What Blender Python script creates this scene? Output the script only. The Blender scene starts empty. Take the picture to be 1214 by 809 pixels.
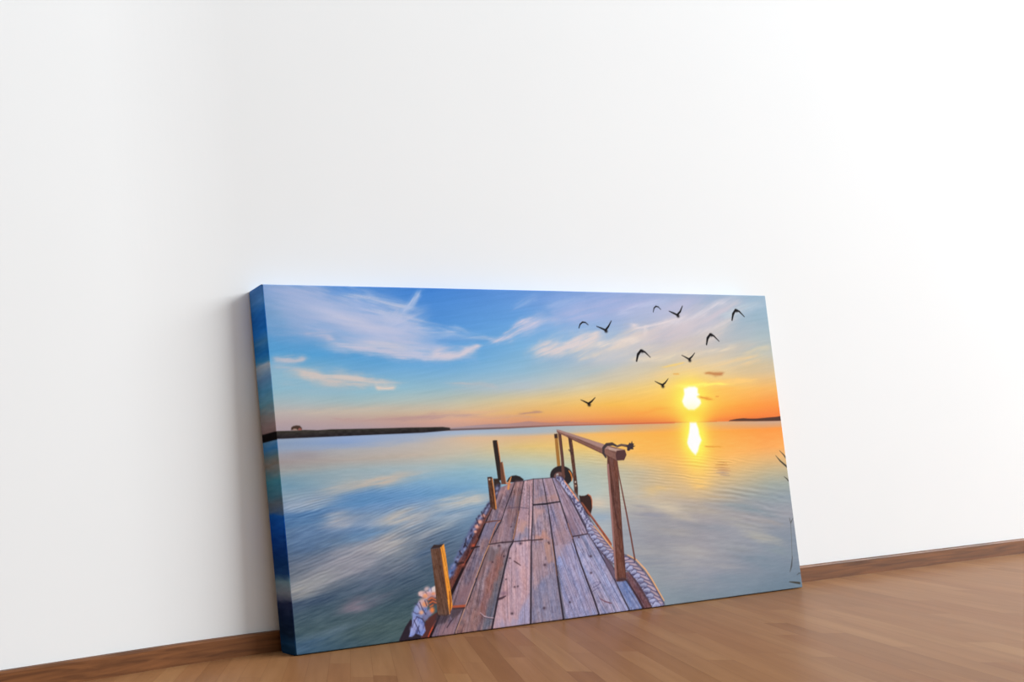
import bpy, bmesh, math
import numpy as np
from mathutils import Vector, Matrix, Euler

sc = bpy.context.scene
C = sc.collection

# ------------------------------------------------------------------ camera, light, exposure
cam_d = bpy.data.cameras.new('camera')
cam = bpy.data.objects.new('camera', cam_d)
C.objects.link(cam)
cam.location = (-0.67914, -1.14172, 0.25821)
cam.rotation_euler = Euler((1.591943, 0.065605, -0.288991), 'XYZ')
cam_d.sensor_fit = 'HORIZONTAL'
cam_d.sensor_width = 36.0
cam_d.lens = 916.1 / 1214.0 * 36.0
cam_d.shift_x = 0.52591 / 1.214
cam_d.shift_y = 0.17875 / 1.214
cam_d.clip_start = 0.02
sc.camera = cam

sc.view_settings.view_transform = 'Standard'
sc.view_settings.look = 'None'
sc.view_settings.gamma = 1.0
sc.view_settings.use_curve_mapping = False
sc.view_settings.exposure = 0.12

world = bpy.data.worlds.new('soft_daylight')
sc.world = world
world.use_nodes = True
wnt = world.node_tree
bg = wnt.nodes['Background']
bg.inputs['Color'].default_value = (0.94, 1.0, 1.03, 1)
# the room is brighter towards its window side (+x) than towards its far side (-x)
wtc = wnt.nodes.new('ShaderNodeTexCoord')
wsp = wnt.nodes.new('ShaderNodeSeparateXYZ')
wmr = wnt.nodes.new('ShaderNodeMapRange')
wmr.interpolation_type = 'SMOOTHSTEP'
wmr.inputs['From Min'].default_value = -0.7
wmr.inputs['From Max'].default_value = 0.8
wmr.inputs['To Min'].default_value = 0.28
wmr.inputs['To Max'].default_value = 0.75
wnt.links.new(wtc.outputs['Generated'], wsp.inputs[0])
wnt.links.new(wsp.outputs[0], wmr.inputs['Value'])
wnt.links.new(wmr.outputs[0], bg.inputs['Strength'])


def area(name, loc, target, sx, sy, power, color=(1, 1, 1)):
    d = bpy.data.lights.new(name, 'AREA')
    d.shape = 'RECTANGLE'
    d.size, d.size_y = sx, sy
    d.energy = power
    d.color = color
    o = bpy.data.objects.new(name, d)
    C.objects.link(o)
    o.location = loc
    v = Vector(target) - Vector(loc)
    o.rotation_euler = v.to_track_quat('-Z', 'Y').to_euler()
    return o


area('window_light', (10.0, -5.2, 4.4), (0.3, 0, 0.4), 10.0, 4.6, 1650, (0.94, 1.0, 1.035))
area('front_light', (1.6, -4.8, 2.4), (0.9, 0, 0.5), 3.0, 2.0, 20, (0.94, 1.0, 1.035))

PI = math.pi

# ------------------------------------------------------------------ node helpers
def new_mat(name):
    m = bpy.data.materials.new(name)
    m.use_nodes = True
    nt = m.node_tree
    return m, nt, nt.nodes['Principled BSDF']


def nd(nt, kind, **kw):
    n = nt.nodes.new(kind)
    for k, v in kw.items():
        setattr(n, k, v)
    return n


def mathn(nt, op, a, b=None):
    n = nt.nodes.new('ShaderNodeMath')
    n.operation = op
    for i, v in enumerate((a, b)):
        if v is None:
            continue
        if isinstance(v, (int, float)):
            n.inputs[i].default_value = v
        else:
            nt.links.new(v, n.inputs[i])
    return n.outputs[0]


def mixc(nt, fac, a, b, mode='MIX'):
    n = nt.nodes.new('ShaderNodeMix')
    n.data_type = 'RGBA'
    n.blend_type = mode
    for sock, v in ((n.inputs['Factor'], fac), (n.inputs[6], a), (n.inputs[7], b)):
        if isinstance(v, (int, float)):
            sock.default_value = v
        elif isinstance(v, tuple):
            sock.default_value = v
        else:
            nt.links.new(v, sock)
    return n.outputs[2]


def s2l(r, g, b):
    f = lambda c: (c / 255 / 12.92) if c / 255 <= 0.04045 else ((c / 255 + 0.055) / 1.055) ** 2.4
    return (f(r), f(g), f(b), 1.0)


# ------------------------------------------------------------------ materials of the room
def mat_wall():
    m, nt, b = new_mat('white_plaster')
    tc = nd(nt, 'ShaderNodeTexCoord')
    n1 = nd(nt, 'ShaderNodeTexNoise')
    n1.inputs['Scale'].default_value = 3.0
    n1.inputs['Detail'].default_value = 4
    nt.links.new(tc.outputs['Object'], n1.inputs['Vector'])
    col = mixc(nt, n1.outputs['Fac'], (0.80, 0.80, 0.80, 1), (0.825, 0.825, 0.825, 1))
    nt.links.new(col, b.inputs['Base Color'])
    b.inputs['Roughness'].default_value = 0.85
    b.inputs['Specular IOR Level'].default_value = 0.2
    n2 = nd(nt, 'ShaderNodeTexNoise')
    n2.inputs['Scale'].default_value = 140.0
    nt.links.new(tc.outputs['Object'], n2.inputs['Vector'])
    bp = nd(nt, 'ShaderNodeBump')
    bp.inputs['Strength'].default_value = 0.05
    bp.inputs['Distance'].default_value = 0.001
    nt.links.new(n2.outputs['Fac'], bp.inputs['Height'])
    nt.links.new(bp.outputs['Normal'], b.inputs['Normal'])
    return m


STRIP_ANGLE = 0.9287      # direction of the parquet strips on the floor
STRIP_W, STRIP_L = 0.0298, 0.34


def mat_floor():
    m, nt, b = new_mat('strip_parquet')
    L = nt.links
    tc = nd(nt, 'ShaderNodeTexCoord')
    sep = nd(nt, 'ShaderNodeSeparateXYZ')
    L.new(tc.outputs['Object'], sep.inputs[0])
    ca, sa = math.cos(STRIP_ANGLE), math.sin(STRIP_ANGLE)
    X, Y = sep.outputs[0], sep.outputs[1]
    along = mathn(nt, 'ADD', mathn(nt, 'MULTIPLY', X, ca), mathn(nt, 'MULTIPLY', Y, sa))
    across = mathn(nt, 'ADD', mathn(nt, 'MULTIPLY', X, -sa), mathn(nt, 'MULTIPLY', Y, ca))
    t = mathn(nt, 'DIVIDE', across, STRIP_W)
    row = mathn(nt, 'FLOOR', t)
    wn = nd(nt, 'ShaderNodeTexWhiteNoise', noise_dimensions='1D')
    L.new(row, wn.inputs['W'])
    s = mathn(nt, 'ADD', mathn(nt, 'DIVIDE', along, STRIP_L), wn.outputs['Value'])
    blk = mathn(nt, 'FLOOR', s)
    cmb = nd(nt, 'ShaderNodeCombineXYZ')
    L.new(row, cmb.inputs[0])
    L.new(blk, cmb.inputs[1])
    wn2 = nd(nt, 'ShaderNodeTexWhiteNoise', noise_dimensions='2D')
    L.new(cmb.outputs[0], wn2.inputs['Vector'])
    ramp = nd(nt, 'ShaderNodeValToRGB')
    cr = ramp.color_ramp
    cr.elements[0].position = 0.0
    cr.elements[0].color = FLOOR_COLS[0]
    cr.elements[1].position = 1.0
    cr.elements[1].color = FLOOR_COLS[4]
    for k in (1, 2, 3):
        e = cr.elements.new(k * 0.25)
        e.color = FLOOR_COLS[k]
    L.new(wn2.outputs['Value'], ramp.inputs[0])
    # grain stretched along each strip, shifted from block to block
    gv = nd(nt, 'ShaderNodeCombineXYZ')
    L.new(mathn(nt, 'ADD', mathn(nt, 'MULTIPLY', along, 5.0), mathn(nt, 'MULTIPLY', wn2.outputs['Value'], 40.0)), gv.inputs[0])
    L.new(mathn(nt, 'MULTIPLY', across, 70.0), gv.inputs[1])
    L.new(mathn(nt, 'MULTIPLY', row, 3.1), gv.inputs[2])
    g = nd(nt, 'ShaderNodeTexNoise')
    g.inputs['Scale'].default_value = 1.0
    g.inputs['Detail'].default_value = 4
    L.new(gv.outputs[0], g.inputs['Vector'])
    dark = mixc(nt, 1.0, ramp.outputs[0], (0.86, 0.83, 0.80, 1), 'MULTIPLY')
    gr = nd(nt, 'ShaderNodeMapRange')
    gr.inputs['From Min'].default_value = 0.35
    gr.inputs['From Max'].default_value = 0.7
    L.new(g.outputs['Fac'], gr.inputs['Value'])
    c1 = mixc(nt, gr.outputs[0], ramp.outputs[0], dark)
    # thin joints
    ft = mathn(nt, 'FRACT', t)
    edge = mathn(nt, 'LESS_THAN', mathn(nt, 'ABSOLUTE', mathn(nt, 'SUBTRACT', ft, 0.5)), 0.485)
    fs = mathn(nt, 'FRACT', s)
    edge2 = mathn(nt, 'LESS_THAN', mathn(nt, 'ABSOLUTE', mathn(nt, 'SUBTRACT', fs, 0.5)), 0.498)
    fac = mathn(nt, 'MULTIPLY', edge, edge2)
    jo = mixc(nt, 1.0, c1, (0.84, 0.81, 0.78, 1), 'MULTIPLY')
    col = mixc(nt, fac, jo, c1)
    L.new(col, b.inputs['Base Color'])
    b.inputs['Roughness'].default_value = 0.32
    b.inputs['Specular IOR Level'].default_value = 0.035
    return m


FLOOR_COLS = [s2l(*c) for c in ((143, 97, 62), (153, 107, 71), (161, 115, 77), (149, 101, 65), (168, 123, 83))]


def mat_base():
    m, nt, b = new_mat('brown_wood_skirting')
    L = nt.links
    tc = nd(nt, 'ShaderNodeTexCoord')
    mp = nd(nt, 'ShaderNodeMapping')
    mp.inputs['Scale'].default_value = (7, 60, 130)
    L.new(tc.outputs['Object'], mp.inputs['Vector'])
    g = nd(nt, 'ShaderNodeTexNoise')
    g.inputs['Scale'].default_value = 1.0
    g.inputs['Detail'].default_value = 5
    g.inputs['Distortion'].default_value = 0.8
    L.new(mp.outputs[0], g.inputs['Vector'])
    rp = nd(nt, 'ShaderNodeValToRGB')
    rp.color_ramp.elements[0].position = 0.3
    rp.color_ramp.elements[0].color = s2l(88, 52, 28)
    rp.color_ramp.elements[1].position = 0.72
    rp.color_ramp.elements[1].color = s2l(134, 84, 48)
    L.new(g.outputs['Fac'], rp.inputs[0])
    L.new(rp.outputs[0], b.inputs['Base Color'])
    b.inputs['Roughness'].default_value = 0.5
    b.inputs['Specular IOR Level'].default_value = 0.2
    return m


# ------------------------------------------------------------------ the room
def mesh_obj(name, verts, faces, mat, parent=None, smooth=False):
    me = bpy.data.meshes.new(name)
    me.from_pydata([tuple(v) for v in verts], [], faces)
    me.update()
    bm = bmesh.new()
    bm.from_mesh(me)
    bmesh.ops.recalc_face_normals(bm, faces=bm.faces)
    bm.to_mesh(me)
    bm.free()
    if smooth:
        for p in me.polygons:
            p.use_smooth = True
    me.materials.append(mat)
    o = bpy.data.objects.new(name, me)
    C.objects.link(o)
    if parent is not None:
        o.parent = parent
    return o


SLOPE, BEND_X, BEND_W = 0.13, -0.12, 0.12


def wall_y(x):
    # the wall runs straight along x; left of the canvas it turns slightly into the room
    t = x - BEND_X
    if t >= BEND_W:
        return 0.0
    if t <= -BEND_W:
        return SLOPE * t
    return -SLOPE * (BEND_W - t) ** 2 / (4 * BEND_W)


XS = [-2.6, -1.5, -0.6, -0.35] + [BEND_X + BEND_W * k / 8 for k in range(-8, 8)] + [0.0, 0.3, 0.8, 1.3, 2.0, 3.0, 4.4]


def sweep(profile, xs_=None):
    """profile: list of (offset from the wall surface towards the room, z); swept along the wall"""
    vs, fs = [], []
    n = len(profile)
    xs_ = xs_ or XS
    for x in xs_:
        y = wall_y(x)
        for (off, z) in profile:
            vs.append((x, y - off, z))
    for i in range(len(xs_) - 1):
        for k in range(n):
            a, b = i * n + k, i * n + (k + 1) % n
            fs.append((a, b, b + n, a + n))
    fs.append(tuple(range(n)))
    fs.append(tuple(range((len(xs_) - 1) * n, len(xs_) * n)))
    return vs, fs


WP = [(0, 0), (0, 2.6), (-0.12, 2.6), (-0.12, 0)]
plaster = mat_wall()
wall = mesh_obj('wall_back', *sweep(WP, [x for x in XS if x >= 0]), plaster)
wall['kind'] = 'structure'
wall['label'] = 'plain white plastered wall the canvas leans against'
wall['category'] = 'wall'
wall2 = mesh_obj('wall_left', *sweep(WP, [x for x in XS if x <= 0]), plaster)
wall2['kind'] = 'structure'
wall2['label'] = 'plain white plastered wall left of the canvas'
wall2['category'] = 'wall'

floor = mesh_obj('floor', [(-2.6, -4.5, 0), (4.4, -4.5, 0), (4.4, 0.12, 0), (-2.6, 0.12, 0),
                           (-2.6, -4.5, -0.06), (4.4, -4.5, -0.06), (4.4, 0.12, -0.06), (-2.6, 0.12, -0.06)],
                 [(0, 1, 2, 3), (7, 6, 5, 4), (0, 4, 5, 1), (1, 5, 6, 2), (2, 6, 7, 3), (3, 7, 4, 0)], mat_floor())
floor['kind'] = 'structure'
floor['label'] = 'light brown strip parquet floor with a satin sheen'
floor['category'] = 'floor'

BT, BH = 0.01197, 0.033
prof = [(0, 0), (BT, 0), (BT, BH - 0.003)]
for k in range(1, 5):
    a = PI / 2 * k / 4
    prof.append((BT - 0.003 + 0.003 * math.cos(a), BH - 0.003 + 0.003 * math.sin(a)))
prof.append((0, BH))
base = mesh_obj('baseboard_back', *sweep(prof), mat_base())
base['kind'] = 'structure'
base['label'] = 'low brown wooden baseboard along the foot of the white wall'
base['category'] = 'baseboard'

# ------------------------------------------------------------------ the picture printed on the canvas
# Coordinates of the picture are millimetres on the flat front of the canvas:
# u to the right from the top left corner, v downwards (1172 x 600 mm).
W_MM, H_MM = 1172.0, 600.0
NU, NV = 1001, 513
U, V = np.meshgrid(np.linspace(0, W_MM, NU), np.linspace(0, H_MM, NV))

rng = np.random.default_rng(7)
TAB = rng.random((256, 256))


def vnoise(x, y):
    xi, yi = np.floor(x).astype(int), np.floor(y).astype(int)
    fx, fy = x - xi, y - yi
    fx, fy = fx * fx * (3 - 2 * fx), fy * fy * (3 - 2 * fy)
    g = lambda i, j: TAB[j & 255, i & 255]
    a = g(xi, yi) * (1 - fx) + g(xi + 1, yi) * fx
    b = g(xi, yi + 1) * (1 - fx) + g(xi + 1, yi + 1) * fx
    return a * (1 - fy) + b * fy


def fbm(x, y, octv=4, seed=0):
    s, a, t = 0.0, 0.5, 0.0
    for k in range(octv):
        s = s + a * vnoise(x * 2 ** k + 17.3 * k + seed * 31.7, y * 2 ** k + 9.1 * k + seed * 13.3)
        t += a
        a *= 0.5
    return s / t


def stretch(u, v, ang, lu, lv):
    """coordinates rotated by ang degrees (positive climbs to the right) and scaled"""
    a = math.radians(ang)
    return (u * math.cos(a) - v * math.sin(a)) / lu, (u * math.sin(a) + v * math.cos(a)) / lv


def smooth(e0, e1, x):
    t = np.clip((x - e0) / (e1 - e0), 0, 1)
    return t * t * (3 - 2 * t)


def ramp_field(stations, u, v):
    us = [s[0] for s in stations]
    cols = []
    for (_, st) in stations:
        vs = [p[0] for p in st]
        cs = np.array([p[1] for p in st], float)
        cols.append(np.stack([np.interp(v, vs, cs[:, k]) for k in range(3)], -1))
    out = np.zeros(u.shape + (3,))
    for i in range(len(us) - 1):
        lo = us[i] if i else -1e9
        hi = us[i + 1] if i < len(us) - 2 else 1e9
        m = (u >= lo) & (u < hi)
        t = np.clip((u[m] - us[i]) / (us[i + 1] - us[i]), 0, 1)[:, None]
        out[m] = cols[i][m] * (1 - t) + cols[i + 1][m] * t
    return out


def window(pts, pad):
    p = np.array(pts)
    i0 = max(0, int((p[:, 1].min() - pad) / H_MM * (NV - 1)) - 1)
    i1 = min(NV, int((p[:, 1].max() + pad) / H_MM * (NV - 1)) + 3)
    j0 = max(0, int((p[:, 0].min() - pad) / W_MM * (NU - 1)) - 1)
    j1 = min(NU, int((p[:, 0].max() + pad) / W_MM * (NU - 1)) + 3)
    return slice(i0, max(i1, i0)), slice(j0, max(j1, j0))


def seg_dist(u, v, pts, closed=False):
    """distance to a polyline, and the running parameter (segment index + fraction) of the nearest point"""
    best = np.full(u.shape, 1e9)
    par = np.zeros(u.shape)
    n = len(pts)
    for i in range(n if closed else n - 1):
        (x0, y0), (x1, y1) = pts[i], pts[(i + 1) % n]
        dx, dy = x1 - x0, y1 - y0
        t = np.clip(((u - x0) * dx + (v - y0) * dy) / (dx * dx + dy * dy + 1e-9), 0, 1)
        d = np.hypot(u - x0 - t * dx, v - y0 - t * dy)
        m = d < best
        best[m] = d[m]
        par[m] = i + t[m]
    return best, par


def blend(sl, alpha, color):
    if callable(color):
        color = color(U[sl], V[sl])
    color = np.asarray(color, float)
    a = alpha[..., None]
    IMG[sl] = IMG[sl] * (1 - a) + color * a


def poly(pts, color, soft=1.3, alpha=1.0, warp=0.0):
    sl = window(pts, soft * 2 + 2 + warp)
    u, v = U[sl], V[sl]
    if u.size == 0:
        return
    if warp:
        u = u + warp * 2 * (fbm(u / 9, v / 16, 3, 301) - 0.5)
        v = v + warp * 3 * (fbm(u / 8, v / 15, 3, 302) - 0.5)
    inside = np.zeros(u.shape, bool)
    n = len(pts)
    for i in range(n):
        (x0, y0), (x1, y1) = pts[i], pts[(i + 1) % n]
        c = ((y0 > v) != (y1 > v)) & (u < (x1 - x0) * (v - y0) / ((y1 - y0) or 1e-9) + x0)
        inside ^= c
    d, _ = seg_dist(u, v, pts, True)
    sd = np.where(inside, d, -d)
    blend(sl, smooth(-soft, soft, sd) * alpha, color)


def stroke(pts, w, color, soft=1.2, alpha=1.0):
    """w: width in mm, or one width per point"""
    ws = np.array(w if hasattr(w, '__len__') else [w] * len(pts), float)
    sl = window(pts, ws.max() / 2 + soft * 2 + 2)
    u, v = U[sl], V[sl]
    if u.size == 0:
        return
    d, par = seg_dist(u, v, pts)
    hw = np.interp(par, range(len(ws)), ws) / 2
    blend(sl, smooth(-soft, soft, hw - d) * alpha, color)


def cloud(pts, w, color, alpha, ang=0, lu=90, lv=9, seed=0, lo=0.25, hi=0.7, fall=1.0):
    """a wispy cloud: soft stroke, fading at both ends, broken up by noise stretched along its run"""
    ws = np.array(w if hasattr(w, '__len__') else [w] * len(pts), float)
    sl = window(pts, ws.max() * 1.4)
    u, v = U[sl], V[sl]
    if u.size == 0:
        return
    wm = ws.max()
    wu = 26 * (fbm(u / 50, v / 26, 3, seed + 5) - 0.5)
    wv = (6 + 0.7 * wm) * (fbm(*stretch(u, v, ang, 46, 14), 4, seed + 9) - 0.5)
    d, par = seg_dist(u + wu, v + wv, pts)
    hw = np.interp(par, range(len(ws)), ws) / 2
    q = par / (len(pts) - 1)
    ends = (0.12 + 0.88 * smooth(0, 0.2, q)) * (0.12 + 0.88 * smooth(0, 0.25, 1 - q))
    prof_ = np.exp(-(d / (hw * fall)) ** 2 * 0.9) * ends
    n = 0.6 * fbm(*stretch(u, v, ang, lu, lv), 4, seed) + 0.4 * fbm(*stretch(u, v, ang + 3, lu * 0.35, lv * 0.4), 3, seed + 21)
    blend(sl, np.clip(prof_ * (0.25 + 0.75 * smooth(lo + 0.05, hi + 0.08, n)) * alpha * 1.12, 0, 1), color)


def spot(c, ru, rv, color, alpha, ang=0, power=2.0):
    sl = window([c], max(ru, rv) * 2.6)
    u, v = U[sl], V[sl]
    if u.size == 0:
        return
    x, y = stretch(u - c[0], v - c[1], ang, ru, rv)
    blend(sl, alpha * np.exp(-(np.hypot(x, y)) ** power), color)


def haze(c, ru, rv, color, alpha, ang=0, seed=0, lu=70, lv=5):
    """soft cloud reflection, combed by the ripples"""
    sl = window([c], max(ru, rv) * 2.2)
    u, v = U[sl], V[sl]
    if u.size == 0:
        return
    wv = rv * 0.9 * (fbm(*stretch(u, v, ang, 40, 10), 4, seed + 3) - 0.5)
    x, y = stretch(u - c[0], v - c[1] + wv, ang, ru, rv)
    n = fbm(*stretch(u, v, ang * 0.8 + 3, lu, lv), 4, seed)
    blend(sl, np.clip(alpha * np.exp(-(np.hypot(x, y)) ** 2.2) * (0.55 + 0.75 * smooth(0.3, 0.68, n)), 0, 1), color)


HORIZON = 251.0
HZ = np.interp(U, [0, 341, 505, 663, 814, 921, 1030, 1172], [252, 252.3, 250.4, 251.5, 253.8, 255.4, 257.2, 260])
SKY = [
    (24, [(10, (125, 160, 210)), (46, (118, 160, 205)), (88, (92, 158, 212)), (116, (90, 163, 215)), (143, (140, 182, 206)), (171, (140, 185, 205)), (196, (170, 185, 190)), (212, (188, 178, 174)), (226, (184, 164, 165)), (237, (175, 158, 165))]),
    (161, [(8, (82, 142, 215)), (37, (120, 160, 215)), (88, (110, 165, 216)), (116, (85, 160, 215)), (145, (115, 172, 214)), (174, (140, 188, 210)), (195, (165, 190, 195)), (216, (198, 182, 166)), (230, (190, 162, 156)), (244, (175, 155, 165))]),
    (333, [(5, (68, 133, 212)), (43, (80, 143, 215)), (88, (85, 150, 217)), (125, (90, 160, 218)), (147, (118, 174, 216)), (177, (150, 186, 202)), (203, (188, 190, 176)), (221, (213, 185, 152)), (235, (215, 165, 145)), (247, (190, 155, 150))]),
    (518, [(5, (95, 147, 215)), (56, (102, 160, 220)), (103, (120, 176, 220)), (149, (145, 185, 210)), (180, (180, 190, 194)), (203, (222, 195, 142)), (226, (233, 180, 112)), (241, (222, 155, 115)), (247, (200, 135, 110))]),
    (720, [(6, (135, 163, 215)), (55, (150, 175, 216)), (79, (150, 180, 215)), (128, (172, 184, 202)), (168, (203, 194, 172)), (192, (231, 198, 130)), (215, (244, 188, 86)), (239, (240, 158, 80)), (250, (224, 125, 75))]),
    (938, [(6, (160, 175, 208)), (53, (185, 184, 200)), (104, (195, 186, 188)), (138, (212, 198, 178)), (163, (232, 203, 150)), (188, (250, 208, 108)), (229, (252, 180, 62)), (246, (246, 135, 52)), (254, (236, 105, 52))]),
    (1139, [(8, (150, 175, 196)), (52, (150, 176, 192)), (87, (165, 180, 186)), (122, (184, 187, 180)), (157, (210, 187, 150)), (191, (240, 182, 104)), (226, (248, 150, 66)), (248, (245, 128, 60)), (256, (235, 110, 60))])]
WATER = [
    (13, [(253, (152, 168, 192)), (262, (140, 160, 190)), (270, (150, 165, 188)), (280, (162, 162, 172)), (291, (166, 156, 156)), (305, (158, 160, 160)), (318, (132, 160, 176)), (332, (118, 155, 178)), (349, (140, 162, 180)), (363, (130, 152, 180)), (376, (76, 118, 168)), (403, (94, 120, 152)), (430, (86, 110, 140)), (460, (100, 112, 132)), (484, (100, 112, 125)), (503, (98, 108, 122)), (518, (74, 92, 112)), (539, (75, 95, 110)), (566, (76, 97, 106)), (594, (70, 98, 122))]),
    (131, [(253, (150, 172, 212)), (265, (138, 162, 202)), (277, (172, 172, 176)), (294, (175, 166, 160)), (312, (155, 174, 182)), (331, (160, 175, 182)), (354, (104, 145, 190)), (370, (108, 146, 192)), (391, (128, 152, 180)), (409, (98, 134, 178)), (425, (102, 126, 154)), (453, (112, 128, 150)), (480, (100, 112, 132)), (501, (78, 98, 118)), (535, (70, 92, 106)), (575, (80, 99, 102)), (600, (76, 97, 106))]),
    (267, [(252, (152, 172, 206)), (262, (168, 178, 196)), (272, (188, 182, 180)), (292, (194, 180, 166)), (314, (166, 184, 190)), (336, (134, 174, 203)), (360, (108, 154, 200)), (378, (120, 154, 194)), (400, (130, 154, 180)), (421, (96, 118, 146)), (449, (98, 114, 134)), (478, (85, 102, 122)), (506, (76, 93, 113)), (548, (72, 93, 102)), (589, (78, 99, 100))]),
    (379, [(250, (158, 176, 200)), (258, (166, 180, 200)), (266, (215, 182, 150)), (282, (205, 186, 160)), (300, (185, 187, 172)), (326, (145, 183, 200)), (353, (126, 171, 202)), (373, (114, 158, 196)), (392, (124, 156, 186)), (421, (108, 136, 164)), (457, (90, 112, 138)), (529, (76, 95, 110))]),
    (516, [(251, (165, 182, 195)), (262, (172, 182, 192)), (269, (226, 184, 138)), (287, (228, 196, 126)), (310, (194, 196, 168)), (330, (166, 194, 194)), (355, (150, 185, 200)), (423, (140, 170, 190))]),
    (668, [(253, (172, 180, 182)), (264, (185, 180, 168)), (270, (240, 182, 100)), (294, (240, 196, 108)), (317, (210, 196, 150)), (337, (185, 192, 176)), (372, (178, 192, 186)), (402, (178, 186, 182)), (426, (170, 176, 182)), (464, (160, 170, 182)), (525, (150, 160, 175))]),
    (779, [(253, (198, 165, 140)), (265, (212, 170, 122)), (273, (250, 178, 78)), (306, (248, 186, 90)), (330, (220, 190, 138)), (346, (190, 182, 160)), (378, (188, 178, 158)), (409, (186, 176, 165)), (438, (158, 158, 166)), (488, (160, 160, 166)), (535, (150, 156, 162)), (584, (138, 150, 160))]),
    (909, [(256, (210, 160, 125)), (267, (238, 158, 84)), (276, (252, 164, 62)), (320, (250, 184, 88)), (344, (240, 190, 112)), (364, (224, 188, 132)), (388, (205, 180, 146)), (417, (170, 162, 158)), (466, (158, 155, 163)), (506, (164, 160, 167)), (546, (152, 154, 166)), (593, (130, 143, 156))]),
    (1119, [(262, (205, 165, 140)), (271, (225, 158, 105)), (276, (252, 152, 68)), (312, (250, 170, 92)), (337, (225, 180, 122)), (363, (188, 176, 146)), (388, (158, 166, 160)), (417, (142, 154, 164)), (450, (155, 156, 164)), (497, (136, 146, 160)), (547, (127, 139, 154)), (591, (114, 132, 148))])]

IMG = ramp_field(SKY, U, V)
wat = ramp_field(WATER, U, V)
mixw = smooth(-1.2, 1.2, V - HZ)[..., None]
IMG = IMG * (1 - mixw) + wat * mixw
IMG += ((fbm(*stretch(U, V, 8, 70, 3.2), 4, 130) - 0.5) * 9 * (V < 215))[..., None]

# ---- sky: high cirrus, contrails, sunset wisps
wh, wh2, pk = (178, 190, 224), (204, 206, 224), (214, 200, 206)
cloud([(-7.5, -2.6), (76.9, 19.7), (172.8, 41.4), (256.0, 58.2), (340.3, 90.5)], [50, 60, 60, 50, 30], wh, 0.80, -14, 130, 9, 1)
cloud([(7.4, 48.7), (88.6, 59.3), (185.6, 76.0), (286.5, 94.9), (409.7, 117.8)], [46, 52, 56, 46, 20], wh, 0.70, -10, 120, 10, 2)
cloud([(27.6, 34.5), (137.9, 56.1), (226.3, 90.5)], [60, 70, 40], (146, 172, 214), 0.8, -12, 160, 20, 22, 0.1, 0.6)
cloud([(57.5, 80.7), (102.3, 82.0), (137.6, 87.6)], [12, 14, 6], (190, 190, 214), 0.8, 0, 80, 6, 3)
cloud([(97.2, 99.0), (181.9, 107.8), (266.5, 115.5), (408.5, 126.8)], [10, 16, 16, 6], (196, 196, 218), 0.85, -4, 140, 5, 4, 0.2, 0.6)
cloud([(134.8, 10.2), (192.3, 17.9), (259.2, 31.7), (310.9, 40.0)], [12, 14, 14, 8], wh2, 0.7, -12, 120, 5, 5)
cloud([(181.7, 37.0), (265.8, 49.3), (343.0, 69.6), (432.7, 84.4)], [10, 14, 12, 8], wh2, 0.6, -10, 120, 5, 6)
cloud([(257.1, 49.4), (280.2, 31.4), (303.6, 13.2), (319.3, 1.0)], [12, 12, 9, 7], (172, 192, 228), 0.85, 48, 90, 5, 7, 0.1, 0.5)
cloud([(220.9, 64.3), (246.4, 52.4), (268.6, 40.4)], [24, 26, 16], (192, 198, 224), 0.8, 40, 90, 8, 8)
cloud([(201.1, 87.6), (229.3, 65.7), (287.8, 84.6), (356.5, 105.5)], [26, 26, 24, 14], (176, 190, 222), 0.75, -4, 110, 9, 9)
cloud([(280.8, 69.9), (342.2, 75.6), (392.4, 81.5)], [14, 16, 8], (184, 196, 224), 0.8, -2, 110, 6, 10)
cloud([(292.2, 120.0), (354.7, 119.0), (411.3, 105.7), (434.4, 99.7)], [12, 20, 16, 6], (206, 200, 214), 0.95, 6, 110, 6, 11, 0.15, 0.5)
cloud([(386.5, 84.5), (451.1, 87.5), (489.4, 84.4)], [7, 8, 5], (186, 196, 220), 0.6, 2, 90, 5, 12)
cloud([(445.7, 99.7), (489.4, 84.4), (534.8, 62.5), (591.4, 52.8)], [8, 14, 20, 10], (212, 202, 218), 0.95, 18, 110, 6, 13, 0.15, 0.5)
cloud([(514.1, 71.9), (570.6, 59.2), (627.0, 55.7)], [20, 28, 16], (190, 194, 222), 0.6, 14, 110, 10, 14)
cloud([(496.1, 34.9), (546.4, 21.8), (577.7, 8.8)], [12, 14, 10], (160, 182, 224), 0.6, 24, 90, 7, 15)
cloud([(523.6, 115.3), (613.7, 106.3), (687.8, 87.3), (731.5, 74.4)], [14, 30, 30, 12], (214, 204, 206), 0.95, 16, 110, 8, 16, 0.2, 0.55)
cloud([(601.8, 118.9), (684.0, 112.9), (771.4, 90.6), (885.0, 62.3)], [16, 26, 30, 20], (222, 208, 196), 0.9, 18, 120, 9, 17)
cloud([(661.3, 127.2), (768.4, 110.1), (879.9, 93.9)], [14, 24, 24], (226, 210, 190), 0.7, 14, 130, 8, 18)
cloud([(750.1, 90.6), (849.9, 74.0), (954.9, 50.1), (1052.9, 21.8)], [30, 40, 44, 30], (206, 196, 204), 0.7, 22, 120, 12, 19)
cloud([(861.5, 70.7), (953.2, 60.2), (1051.7, 28.7), (1163.4, 13.3)], [20, 30, 30, 16], (208, 200, 200), 0.7, 20, 130, 9, 20)
cloud([(592.7, 43.3), (696.9, 26.2), (827.5, 8.0)], [40, 46, 40], (168, 180, 222), 0.6, 10, 130, 14, 21)
cloud([(768.3, 41.7), (891.3, 23.8), (1007.5, 12.1)], [26, 30, 26], (178, 184, 214), 0.5, 10, 130, 12, 23)
cloud([(763.8, 139.3), (896.3, 130.5), (1036.9, 114.5), (1173.6, 94.1)], [20, 26, 26, 20], (192, 188, 184), 0.6, 12, 140, 9, 24)
cloud([(803.1, 162.5), (938.1, 150.9), (1080.9, 135.4), (1180.9, 122.2)], [14, 18, 20, 16], (240, 205, 150), 0.6, 10, 140, 8, 25)
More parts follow.
